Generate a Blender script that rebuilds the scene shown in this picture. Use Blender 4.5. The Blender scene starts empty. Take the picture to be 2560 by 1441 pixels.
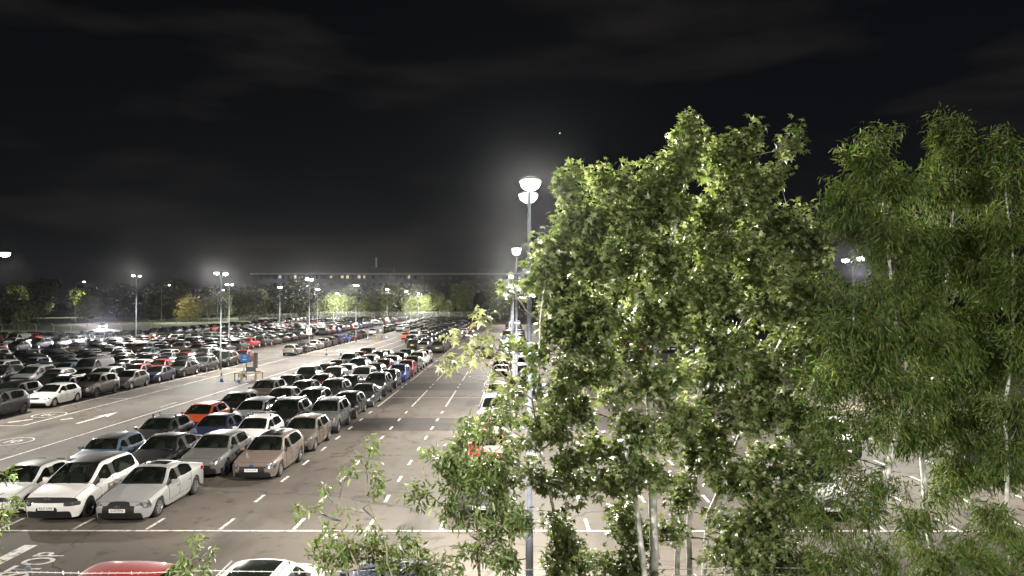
import bpy, bmesh, math, random
import numpy as np
from mathutils import Vector, Matrix

# ------------------------------------------------------------------ scene, camera, world, light
sc = bpy.context.scene
COL = sc.collection
R = math.radians
CAM_H, FPX, VPX, VPY = 7.2, 1880.0, 1283.0, 753.0

cam_d = bpy.data.cameras.new('camera')
cam_d.sensor_width = 36.0
cam_d.lens = 36.0 * FPX / 2560.0
cam_d.clip_start, cam_d.clip_end = 0.1, 6000
cam = bpy.data.objects.new('camera', cam_d)
COL.objects.link(cam)
cam.location = (0, 0, CAM_H)
cam.rotation_euler = (R(90) + math.atan((VPY - 720.5) / FPX), 0, math.atan((VPX - 1280) / FPX))
sc.camera = cam

sc.render.engine = 'CYCLES'
sc.cycles.use_denoising = True
try:
    sc.cycles.denoiser = 'OPENIMAGEDENOISE'
except Exception:
    pass
sc.cycles.use_adaptive_sampling = True
sc.cycles.adaptive_threshold = 0.02
sc.cycles.max_bounces = 5
sc.cycles.diffuse_bounces = 2
sc.cycles.glossy_bounces = 2
sc.cycles.transmission_bounces = 3
sc.cycles.transparent_max_bounces = 8
sc.cycles.volume_bounces = 0
sc.cycles.sample_clamp_indirect = 3.0
sc.cycles.caustics_reflective = False
sc.cycles.caustics_refractive = False
sc.view_settings.view_transform = 'Standard'
sc.view_settings.look = 'None'
sc.view_settings.gamma = 1.0
sc.view_settings.exposure = 0.35
sc.view_settings.use_curve_mapping = False

world = bpy.data.worlds.new('World')
sc.world = world
world.use_nodes = True
nt = world.node_tree
nt.nodes.clear()
def wn(t, **k):
    n = nt.nodes.new(t)
    for a, b in k.items():
        setattr(n, a, b)
    return n
SUN_EL, SUN_ROT = R(35), R(215)
sky = wn('ShaderNodeTexSky', sky_type='NISHITA', sun_disc=False, sun_elevation=SUN_EL, sun_rotation=SUN_ROT)
bg1 = wn('ShaderNodeBackground'); bg1.inputs['Strength'].default_value = 0.00025
nt.links.new(sky.outputs[0], bg1.inputs['Color'])
tc = wn('ShaderNodeTexCoord')
sep = wn('ShaderNodeSeparateXYZ'); nt.links.new(tc.outputs['Generated'], sep.inputs[0])
ramp = wn('ShaderNodeValToRGB')
ramp.color_ramp.elements[0].position = 0.0; ramp.color_ramp.elements[0].color = (0.0040, 0.0045, 0.0052, 1)
ramp.color_ramp.elements[1].position = 0.55; ramp.color_ramp.elements[1].color = (0.0014, 0.0016, 0.0020, 1)
e = ramp.color_ramp.elements.new(0.16); e.color = (0.0030, 0.0034, 0.0040, 1)
nt.links.new(sep.outputs['Z'], ramp.inputs[0])
mp = wn('ShaderNodeMapping'); mp.inputs['Scale'].default_value = (1.5, 1.5, 6.0)
mp.inputs['Rotation'].default_value = (0.0, R(24), 0.0)
nt.links.new(tc.outputs['Generated'], mp.inputs[0])
noi = wn('ShaderNodeTexNoise'); noi.inputs['Scale'].default_value = 2.6; noi.inputs['Detail'].default_value = 5
nt.links.new(mp.outputs[0], noi.inputs['Vector'])
cr = wn('ShaderNodeValToRGB')
cr.color_ramp.elements[0].position = 0.5; cr.color_ramp.elements[0].color = (0, 0, 0, 1)
cr.color_ramp.elements[1].position = 0.75; cr.color_ramp.elements[1].color = (.0095, .0076, .0062, 1)
nt.links.new(noi.outputs['Fac'], cr.inputs[0])
addc = wn('ShaderNodeMix', data_type='RGBA', blend_type='ADD'); addc.inputs[0].default_value = 1.0
nt.links.new(ramp.outputs[0], addc.inputs[6]); nt.links.new(cr.outputs[0], addc.inputs[7])
bg2 = wn('ShaderNodeBackground'); bg2.inputs['Strength'].default_value = 1.0
nt.links.new(addc.outputs[2], bg2.inputs['Color'])
adds = wn('ShaderNodeAddShader'); wo = wn('ShaderNodeOutputWorld')
nt.links.new(bg1.outputs[0], adds.inputs[0]); nt.links.new(bg2.outputs[0], adds.inputs[1])
nt.links.new(adds.outputs[0], wo.inputs['Surface'])

# moonlight, barely there
sun_d = bpy.data.lights.new('moon', 'SUN'); sun_d.energy = 0.02; sun_d.angle = R(0.5); sun_d.color = (0.85, 0.9, 1.0)
sun = bpy.data.objects.new('moon', sun_d); COL.objects.link(sun)
sun.rotation_euler = (R(90) - SUN_EL, 0, R(180) - SUN_ROT)

LAMP_W = 12800.0           # watts of one lantern
LAMP_COL = (1.0, 0.945, 0.87)
rng = np.random.default_rng(7)
random.seed(7)

# ------------------------------------------------------------------ helpers
def W(px, py, d):
    """a point seen at photo pixel (px, py) standing d metres away"""
    return Vector(((px - VPX) / FPX * d, d, CAM_H - (py - VPY) / FPX * d))

MATS = {}
def mat(name, build):
    if name not in MATS:
        m = bpy.data.materials.new(name); m.use_nodes = True
        n = m.node_tree; n.nodes.clear()
        out = n.nodes.new('ShaderNodeOutputMaterial')
        build(m, n, out)
        MATS[name] = m
    return MATS[name]

def pbsdf(n, out, col, rough=0.6, metal=0.0, coat=0.0, spec=0.5):
    b = n.nodes.new('ShaderNodeBsdfPrincipled')
    b.inputs['Base Color'].default_value = (*col, 1)
    b.inputs['Roughness'].default_value = rough
    b.inputs['Metallic'].default_value = metal
    b.inputs['Coat Weight'].default_value = coat
    b.inputs['Specular IOR Level'].default_value = spec
    n.links.new(b.outputs[0], out.inputs['Surface'])
    return b

def plain(name, col, rough=0.6, metal=0.0, coat=0.0, var=0.0, scale=8.0, bump=0.0):
    def f(m, n, out):
        b = pbsdf(n, out, col, rough, metal, coat)
        if var or bump:
            t = n.nodes.new('ShaderNodeTexCoord'); q = n.nodes.new('ShaderNodeTexNoise')
            q.inputs['Scale'].default_value = scale; q.inputs['Detail'].default_value = 5
            n.links.new(t.outputs['Object'], q.inputs['Vector'])
            if var:
                r = n.nodes.new('ShaderNodeValToRGB')
                r.color_ramp.elements[0].position = .3; r.color_ramp.elements[1].position = .7
                r.color_ramp.elements[0].color = (*[c * (1 - var) for c in col], 1)
                r.color_ramp.elements[1].color = (*[min(1, c * (1 + var)) for c in col], 1)
                n.links.new(q.outputs['Fac'], r.inputs[0]); n.links.new(r.outputs[0], b.inputs['Base Color'])
            if bump:
                bp = n.nodes.new('ShaderNodeBump'); bp.inputs['Strength'].default_value = bump
                n.links.new(q.outputs['Fac'], bp.inputs['Height']); n.links.new(bp.outputs[0], b.inputs['Normal'])
    return mat(name, f)

def emis(name, col, s):
    def f(m, n, out):
        e = n.nodes.new('ShaderNodeEmission'); e.inputs[0].default_value = (*col, 1); e.inputs[1].default_value = s
        n.links.new(e.outputs[0], out.inputs['Surface'])
        m.cycles.emission_sampling = 'NONE'
    return mat(name, f)

def m_paint():
    def f(m, n, out):
        oi = n.nodes.new('ShaderNodeObjectInfo')
        b = pbsdf(n, out, (.5, .5, .5), .42, .0, .45, .22); b.inputs['Coat Roughness'].default_value = .06
        t = n.nodes.new('ShaderNodeTexCoord'); q = n.nodes.new('ShaderNodeTexNoise')
        q.inputs['Scale'].default_value = 1.7; q.inputs['Detail'].default_value = 6; q.inputs['Roughness'].default_value = .65
        n.links.new(t.outputs['Object'], q.inputs['Vector'])
        r = n.nodes.new('ShaderNodeMapRange'); r.inputs[1].default_value = .35; r.inputs[2].default_value = .75
        r.inputs[3].default_value = .01; r.inputs[4].default_value = .16
        n.links.new(q.outputs['Fac'], r.inputs[0])
        mx = n.nodes.new('ShaderNodeMix'); mx.data_type = 'RGBA'
        n.links.new(r.outputs[0], mx.inputs[0]); n.links.new(oi.outputs['Color'], mx.inputs[6])
        mx.inputs[7].default_value = (.075, .066, .055, 1)          # road dust
        n.links.new(mx.outputs[2], b.inputs['Base Color'])
        r2 = n.nodes.new('ShaderNodeMapRange'); r2.inputs[3].default_value = .32; r2.inputs[4].default_value = .55
        n.links.new(q.outputs['Fac'], r2.inputs[0]); n.links.new(r2.outputs[0], b.inputs['Roughness'])
    return mat('car_paint', f)

def m_glass():
    def f(m, n, out):
        oi = n.nodes.new('ShaderNodeObjectInfo')
        b = pbsdf(n, out, (.012, .015, .012), .06, 0, 0, .6)
        t = n.nodes.new('ShaderNodeTexCoord'); q = n.nodes.new('ShaderNodeTexNoise')
        q.inputs['Scale'].default_value = .8; q.inputs['Detail'].default_value = 2
        ad = n.nodes.new('ShaderNodeVectorMath'); ad.operation = 'ADD'
        n.links.new(t.outputs['Object'], ad.inputs[0]); n.links.new(oi.outputs['Location'], ad.inputs[1])
        n.links.new(ad.outputs[0], q.inputs['Vector'])
        r = n.nodes.new('ShaderNodeValToRGB')
        r.color_ramp.elements[0].position = .38; r.color_ramp.elements[0].color = (.006, .008, .006, 1)
        r.color_ramp.elements[1].position = .72; r.color_ramp.elements[1].color = (.034, .040, .031, 1)
        n.links.new(q.outputs['Fac'], r.inputs[0]); n.links.new(r.outputs[0], b.inputs['Base Color'])
        r2 = n.nodes.new('ShaderNodeMapRange'); r2.inputs[3].default_value = .03; r2.inputs[4].default_value = .22
        n.links.new(q.outputs['Fac'], r2.inputs[0]); n.links.new(r2.outputs[0], b.inputs['Roughness'])
    return mat('car_glass', f)

def m_glass_clear():
    def f(m, n, out):
        b = pbsdf(n, out, (.012, .015, .012), .05, 0, 0, .6)
        t = n.nodes.new('ShaderNodeBsdfTransparent'); t.inputs[0].default_value = (.62, .68, .62, 1)
        fr = n.nodes.new('ShaderNodeFresnel'); fr.inputs[0].default_value = 1.45
        mr = n.nodes.new('ShaderNodeMapRange'); mr.inputs[1].default_value = .03; mr.inputs[2].default_value = .4; mr.inputs[3].default_value = .30; mr.inputs[4].default_value = .85
        n.links.new(fr.outputs[0], mr.inputs[0])
        mx = n.nodes.new('ShaderNodeMixShader'); n.links.new(mr.outputs[0], mx.inputs[0]); n.links.new(t.outputs[0], mx.inputs[1]); n.links.new(b.outputs[0], mx.inputs[2])
        n.links.new(mx.outputs[0], out.inputs['Surface'])
    return mat('car_glass_clear', f)
PAINT, GLASS, GLASSC = m_paint(), m_glass(), m_glass_clear()
CABIN = plain('cabin_trim', (.075, .07, .062), .85, var=.2)
BLACK = plain('black_plastic', (.006, .006, .0065), .7)
LINER = plain('wheel_well', (.006, .006, .006), .9)
RUBBER = plain('tyre_rubber', (.016, .016, .016), .85, var=.3)
ALLOY = plain('alloy', (.42, .42, .43), .32, .85)
DARKALLOY = plain('dark_alloy', (.06, .06, .065), .35, .7)
CHROME = plain('chrome', (.7, .7, .7), .15, 1.0)
PLATE_W = plain('plate_white', (.75, .75, .72), .5)
PLATE_Y = plain('plate_yellow', (.75, .52, .05), .5)
PLATE_INK = plain('plate_ink', (.01, .01, .01), .6)
TAIL = plain('tail_lens', (.28, .012, .012), .15, 0, .6)
def m_head():
    def f(m, n, out):
        b = pbsdf(n, out, (.34, .35, .36), .1, .55, 1.0)
        t = n.nodes.new('ShaderNodeTexCoord'); v = n.nodes.new('ShaderNodeTexVoronoi'); v.inputs['Scale'].default_value = 7
        n.links.new(t.outputs['Object'], v.inputs['Vector'])
        r = n.nodes.new('ShaderNodeValToRGB'); r.color_ramp.elements[0].color = (.6, .61, .63, 1); r.color_ramp.elements[0].position = .1
        r.color_ramp.elements[1].color = (.12, .12, .125, 1); r.color_ramp.elements[1].position = .6
        n.links.new(v.outputs['Distance'], r.inputs[0]); n.links.new(r.outputs[0], b.inputs['Base Color'])
    return mat('headlight_lens', f)
HEAD = m_head()
HEAD_ON = emis('headlight_lit', (.95, .9, 1.0), 120)
STEEL = plain('galvanised_steel', (.105, .12, .14), .6, .1, var=.25, scale=3)
WIRE = plain('wire', (.62, .62, .6), .4, .5)
LENS = emis('lamp_lens', (1.0, .97, .9), 22)
LAMPBODY = plain('lamp_housing', (.30, .31, .32), .5, .3)
BARK_W = None

def mesh(name, verts, faces, mats=None, idx=None, smooth=False):
    me = bpy.data.meshes.new(name)
    me.from_pydata([tuple(v) for v in verts], [], faces)
    if mats:
        for m in (mats if isinstance(mats, (list, tuple)) else [mats]):
            me.materials.append(m)
    if idx is not None:
        me.polygons.foreach_set('material_index', idx)
    if smooth:
        me.polygons.foreach_set('use_smooth', [True] * len(me.polygons))
    me.update()
    return me

def add(name, data, parent=None, loc=None, rot=None, label=None, cat=None, group=None, kind=None, color=None):
    o = bpy.data.objects.new(name, data)
    COL.objects.link(o)
    if parent is not None: o.parent = parent
    if loc is not None: o.location = loc
    if rot is not None: o.rotation_euler = rot
    if label: o['label'] = label
    if cat: o['category'] = cat
    if group: o['group'] = group
    if kind: o['kind'] = kind
    if color is not None: o.color = (*color[:3], 1)
    return o

class MB:
    """collects simple solids into one mesh"""
    def __init__(s): s.v, s.f, s.i = [], [], []
    def _add(s, v, f, mi=0):
        b = len(s.v); s.v += [tuple(x) for x in v]
        s.f += [tuple(b + j for j in q) for q in f]; s.i += [mi] * len(f)
    def box(s, c, d, mi=0, rz=0.0, rx=0.0):
        M = Matrix.Rotation(rz, 3, 'Z') @ Matrix.Rotation(rx, 3, 'X')
        v = [Vector(c) + M @ Vector((d[0] / 2 * a, d[1] / 2 * b, d[2] / 2 * e)) for a in (-1, 1) for b in (-1, 1) for e in (-1, 1)]
        s._add(v, [(0, 1, 3, 2), (4, 6, 7, 5), (0, 4, 5, 1), (2, 3, 7, 6), (0, 2, 6, 4), (1, 5, 7, 3)], mi)
    def tube(s, pts, rad, n=8, mi=0, cap=True):
        pts = [Vector(p) for p in pts]
        if not hasattr(rad, '__len__'): rad = [rad] * len(pts)
        rings = []
        for i, p in enumerate(pts):
            t = (pts[min(i + 1, len(pts) - 1)] - pts[max(i - 1, 0)]).normalized()
            a = t.cross(Vector((0, 0, 1)) if abs(t.z) < .9 else Vector((1, 0, 0))).normalized(); b = t.cross(a)
            rings.append([p + rad[i] * (math.cos(q) * a + math.sin(q) * b) for q in [2 * math.pi * j / n for j in range(n)]])
        v = [x for r in rings for x in r]
        f = [(i * n + j, i * n + (j + 1) % n, (i + 1) * n + (j + 1) % n, (i + 1) * n + j) for i in range(len(pts) - 1) for j in range(n)]
        if cap: f += [tuple(range(n - 1, -1, -1)), tuple(range((len(pts) - 1) * n, len(pts) * n))]
        s._add(v, f, mi)
    def lathe(s, prof, n=16, axis='Z', c=(0, 0, 0), mi=0, close=False):
        v = []
        for (r, h) in prof:
            for j in range(n):
                a = 2 * math.pi * j / n
                p = {'Z': (r * math.cos(a), r * math.sin(a), h), 'X': (h, r * math.cos(a), r * math.sin(a))}[axis]
                v.append((p[0] + c[0], p[1] + c[1], p[2] + c[2]))
        m = len(prof)
        f = [(i * n + j, i * n + (j + 1) % n, ((i + 1) % m) * n + (j + 1) % n, ((i + 1) % m) * n + j) for i in range(m if close else m - 1) for j in range(n)]
        s._add(v, f, mi)
    def quad(s, a, b, c, d, mi=0): s._add([a, b, c, d], [(0, 1, 2, 3)], mi)
    def me(s, name, mats, smooth=False): return mesh(name, s.v, s.f, mats, s.i, smooth)

def text_mesh(txt, size, material, name='lettering', depth=0.0):
    c = bpy.data.curves.new(name, 'FONT'); c.body = txt; c.size = size; c.align_x = 'CENTER'; c.align_y = 'CENTER'
    c.extrude = depth; c.resolution_u = 3; c.offset = size * .012
    o = bpy.data.objects.new(name, c); COL.objects.link(o)
    dg = bpy.context.evaluated_depsgraph_get(); dg.update()
    me = bpy.data.meshes.new_from_object(o.evaluated_get(dg))
    bpy.data.objects.remove(o)
    me.materials.clear(); me.materials.append(material)
    return me

# ------------------------------------------------------------------ ground, roads, markings
def m_asphalt(name, c0, c1, dark):
    def f(m, n, out):
        b = pbsdf(n, out, c0, .72, 0, 0, .35)
        t = n.nodes.new('ShaderNodeTexCoord')
        q = n.nodes.new('ShaderNodeTexNoise'); q.inputs['Scale'].default_value = .16; q.inputs['Detail'].default_value = 9; q.inputs['Roughness'].default_value = .62
        n.links.new(t.outputs['Object'], q.inputs['Vector'])
        r = n.nodes.new('ShaderNodeValToRGB'); r.color_ramp.elements[0].position = .32; r.color_ramp.elements[1].position = .68
        r.color_ramp.elements[0].color = (*c0, 1); r.color_ramp.elements[1].color = (*c1, 1)
        n.links.new(q.outputs['Fac'], r.inputs[0])
        # oil and tyre stains stretched along the bays
        mpn = n.nodes.new('ShaderNodeMapping'); mpn.inputs['Scale'].default_value = (.9, .28, 1)
        n.links.new(t.outputs['Object'], mpn.inputs[0])
        q2 = n.nodes.new('ShaderNodeTexNoise'); q2.inputs['Scale'].default_value = .55; q2.inputs['Detail'].default_value = 6
        n.links.new(mpn.outputs[0], q2.inputs['Vector'])
        r2 = n.nodes.new('ShaderNodeMapRange'); r2.inputs[1].default_value = .53; r2.inputs[2].default_value = .70; r2.inputs[4].default_value = .75
        n.links.new(q2.outputs['Fac'], r2.inputs[0])
        mx = n.nodes.new('ShaderNodeMix'); mx.data_type = 'RGBA'; n.links.new(r2.outputs[0], mx.inputs[0])
        n.links.new(r.outputs[0], mx.inputs[6]); mx.inputs[7].default_value = (*dark, 1)
        q4 = n.nodes.new('ShaderNodeTexNoise'); q4.inputs['Scale'].default_value = 1.5; q4.inputs['Detail'].default_value = 4
        n.links.new(t.outputs['Object'], q4.inputs['Vector'])
        r4 = n.nodes.new('ShaderNodeMapRange'); r4.inputs[1].default_value = .59; r4.inputs[2].default_value = .72; r4.inputs[4].default_value = .72
        n.links.new(q4.outputs['Fac'], r4.inputs[0])
        mx4 = n.nodes.new('ShaderNodeMix'); mx4.data_type = 'RGBA'; n.links.new(r4.outputs[0], mx4.inputs[0]); n.links.new(mx.outputs[2], mx4.inputs[6]); mx4.inputs[7].default_value = (*dark, 1)
        dn = n.nodes.new('ShaderNodeVectorMath'); dn.operation = 'ADD'; n.links.new(t.outputs['Object'], dn.inputs[0]); n.links.new(q4.outputs['Color'], dn.inputs[1])
        vo = n.nodes.new('ShaderNodeTexVoronoi'); vo.feature = 'DISTANCE_TO_EDGE'; vo.inputs['Scale'].default_value = .13; n.links.new(dn.outputs[0], vo.inputs['Vector'])
        r5 = n.nodes.new('ShaderNodeMapRange'); r5.inputs[1].default_value = .003; r5.inputs[2].default_value = .008; r5.inputs[3].default_value = .65; r5.inputs[4].default_value = 0
        n.links.new(vo.outputs['Distance'], r5.inputs[0])
        mx = n.nodes.new('ShaderNodeMix'); mx.data_type = 'RGBA'; n.links.new(r5.outputs[0], mx.inputs[0]); n.links.new(mx4.outputs[2], mx.inputs[6]); mx.inputs[7].default_value = (*dark, 1)
        # stone speckle
        q3 = n.nodes.new('ShaderNodeTexNoise'); q3.inputs['Scale'].default_value = 38; q3.inputs['Detail'].default_value = 3
        n.links.new(t.outputs['Object'], q3.inputs['Vector'])
        mr = n.nodes.new('ShaderNodeMapRange'); mr.inputs[3].default_value = .7; mr.inputs[4].default_value = 1.3
        n.links.new(q3.outputs['Fac'], mr.inputs[0])
        mu = n.nodes.new('ShaderNodeVectorMath'); mu.operation = 'SCALE'
        n.links.new(mx.outputs[2], mu.inputs[0]); n.links.new(mr.outputs[0], mu.inputs['Scale'])
        n.links.new(mu.outputs[0], b.inputs['Base Color'])
        bp = n.nodes.new('ShaderNodeBump'); bp.inputs['Strength'].default_value = .25; bp.inputs['Distance'].default_value = .01
        n.links.new(q3.outputs['Fac'], bp.inputs['Height']); n.links.new(bp.outputs[0], b.inputs['Normal'])
    return mat(name, f)
ASPH = m_asphalt('asphalt', (.090, .077, .063), (.164, .143, .118), (.030, .026, .022))
ASPH_D = m_asphalt('asphalt_patch', (.045, .040, .035), (.068, .060, .052), (.025, .022, .02))
ASPH_L = m_asphalt('asphalt_pale', (.098, .083, .066), (.150, .129, .103), (.042, .036, .03))
GRASSM = plain('grass_ground', (.045, .06, .022), .9, var=.5, scale=.25, bump=.4)
def m_line():
    def f(m, n, out):
        b = pbsdf(n, out, (.62, .59, .54), .6)
        t = n.nodes.new('ShaderNodeTexCoord'); q = n.nodes.new('ShaderNodeTexNoise'); q.inputs['Scale'].default_value = 5; q.inputs['Detail'].default_value = 8
        ge = n.nodes.new('ShaderNodeNewGeometry'); n.links.new(ge.outputs['Position'], q.inputs['Vector'])
        r = n.nodes.new('ShaderNodeValToRGB'); r.color_ramp.elements[0].position = .34; r.color_ramp.elements[0].color = (.2, .18, .155, 1)
        r.color_ramp.elements[1].position = .5; r.color_ramp.elements[1].color = (.80, .76, .69, 1)
        n.links.new(q.outputs['Fac'], r.inputs[0]); n.links.new(r.outputs[0], b.inputs['Base Color'])
    return mat('line_paint', f)
LINE = m_line()

def sheet(name, pts, z, material, parent=None, kind=None):
    me = mesh(name, [(x, y, z) for x, y in pts], [tuple(range(len(pts)))], material)
    return add(name, me, parent, kind=kind)

ground = sheet('ground', [(-1500, -100), (1500, -100), (1500, 3000), (-1500, 3000)], -0.012, GRASSM, kind='structure')
park = sheet('car_park_pavement', [(-98, 8), (75, 8), (75, 292), (-79, 292), (-85, 152), (-98, 150)], 0.0, ASPH, kind='structure')
sheet('pale_asphalt_lane', [(-60, 18.2), (70, 18.2), (70, 23.6), (-60, 23.6)], .004, ASPH_L, park)
sheet('asphalt_patch', [(-9.4, 41.8), (12, 42.3), (12, 46.2), (-9.3, 46.4)], .004, ASPH_D, park)
sheet('asphalt_patch', [(-28.0, 57.5), (-23.6, 57.6), (-23.5, 66.2), (-27.9, 66.0)], .004, ASPH_D, park)
sheet('asphalt_patch', [(-30, 95.5), (-2.5, 95.8), (-2.5, 99.6), (-30, 99.4)], .004, ASPH_D, park)
sheet('asphalt_patch', [(-9.2, 60.8), (8, 61), (8, 66), (-9.2, 65.9)], .004, ASPH_D, park)
road = sheet('road', [(-106, 186), (-96, 190), (-166, 320), (-190, 320)], .03, ASPH_L, kind='structure')

ZL = .012
_line_cache = {}
def line(x0, y0, x1, y1, w=.1, name='bay_line'):
    """one painted bar from (x0, y0) to (x1, y1)"""
    L = math.hypot(x1 - x0, y1 - y0)
    key = (round(L, 2), w)
    if key not in _line_cache:
        _line_cache[key] = mesh(name, [(0, -w / 2, 0), (L, -w / 2, 0), (L, w / 2, 0), (0, w / 2, 0)], [(0, 1, 2, 3)], LINE)
    return add(name, _line_cache[key], park, (x0, y0, ZL), (0, 0, math.atan2(y1 - y0, x1 - x0)))

STALL = 2.32
BX = [-9.23 + STALL * i for i in range(-4, 11)]      # bay boundaries, -18.5 .. +14
line(-19.6, 23.65, 24, 23.65, .12, 'cross_line')
for x in [-20.85] + BX + [16.3, 18.6, 20.9]:
    line(x, 23.78, x, 25.0, .11, 'bay_line')
for x in BX[4:] + [16.3, 18.6]:
    for y in (27.0, 30.0, 33.1, 36.2, 39.2, 42.2, 45.2, 48.2):
        line(x, y, x, y + 1.0, .12, 'dash')
    for s in (51.4, 67.7, 82.6, 98.2, 113.8):
        line(x, s, x, s + 9.3, .11, 'bay_line')
        if s < 110:
            line(x, s + 11.0, x, s + 11.9, .11, 'dash'); line(x, s + 13.2, x, s + 14.1, .11, 'dash')
for y in (56.0, 72.3, 87.2, 102.8, 118):
    line(-9.2, y, 18, y, .1, 'cross_line')
line(-23.2, 27, -23.2, 94.5, .12, 'lane_edge_line')
line(-28.3, 43.4, -28.3, 94.5, .12, 'lane_edge_line')
line(-34.0, 43.6, -28.36, 43.4, .12, 'lane_edge_line')
line(-30.7, 51, -30.7, 94.5, .1, 'lane_edge_line')
for y in (55.5, 63.2, 71.5, 79.8, 88.0):
    line(-30.64, y, -28.36, y, .1, 'cross_line')
for x in (-33, -35.3, -37.6):
    line(x, 90, x, 98.5, .1, 'bay_line')
line(-36, 97, -20, 95.0, .12, 'cross_line')
line(-36, 101, -23.3, 100.6, .12, 'cross_line')
for x in (-28.3, -23.2, -20.6, -18.3):
    line(x, 103, x, 150, .11, 'lane_edge_line')
for y in (104, 112, 120, 128): line(-18.2, y, -11, y - .1, .1, 'cross_line')
for x in (-16, -13.7, -11.4): line(x, 101, x, 107, .1, 'bay_line')
for i in range(4):
    line(-26.5 + i * 1.1, 98 + i, -24.2 + i * 1.1, 100.6 + i, .1, 'hatch_line')

def arrow(x, y, s=1.0, flip=False, L=3.2):
    v = [(-.09, 0), (.09, 0), (.09, L * .62), (.36, L * .55), (0, L), (-.36, L * .55), (-.09, L * .62)]
    me = mesh('direction_arrow', [(a * s, b, 0) for a, b in v], [(0, 1, 2, 6), (2, 3, 4), (2, 4, 6), (4, 5, 6)], LINE)
    return add('direction_arrow', me, park, (x, y, ZL), (0, 0, math.pi if flip else 0))
arrow(-25.6, 44.2, 1.25, L=4.6); arrow(-25.4, 72.5, 1.2, L=4.4); arrow(-25.5, 108, 1.2, L=4.2)
line(-27.4, 45.6, -27.0, 46.2, .3, 'dash'); line(-23.9, 51, -23.9, 53.5, .09, 'dash')

def ring_marking(x, y, r=.92, w=.075, txt='10', flip=False, sy=1.25):
    n = 32; v, f = [], []
    for j in range(n):
        a = 2 * math.pi * j / n
        v += [(r * math.cos(a), r * sy * math.sin(a), 0), ((r - w) * math.cos(a), (r - w) * sy * math.sin(a), 0)]
    for j in range(n):
        k = (j + 1) % n; f.append((2 * j, 2 * k, 2 * k + 1, 2 * j + 1))
    rot = (0, 0, math.pi if flip else 0)
    g = add('speed_limit_marking', mesh('speed_ring', v, f, LINE), park, (x, y, ZL), rot)
    t = add('lettering', text_mesh(txt, .78, LINE), g); t.scale = (1, 1.5, 1)
ring_marking(-25.65, 38.6); ring_marking(-29.3, 47.6, flip=True)
line(-29.9, 44.6, -29.2, 45.8, .25, 'dash')

def ground_text(txt, x, y, size, rz, sx=1.0, sy=1.0):
    t = add('lettering', text_mesh(txt, size, LINE), park, (x, y, ZL), (0, 0, rz)); t.scale = (sx, sy, 1)
    return t
ground_text('STOP', -13.07, 20.66, .98, R(90), .84, 1.25)
ground_text('25', -5.62, 23.05, .62, 0, 1.05, 1.15)
line(-14.2, 18.4, -14.2, 22.26, .4, 'stop_line')

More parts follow.
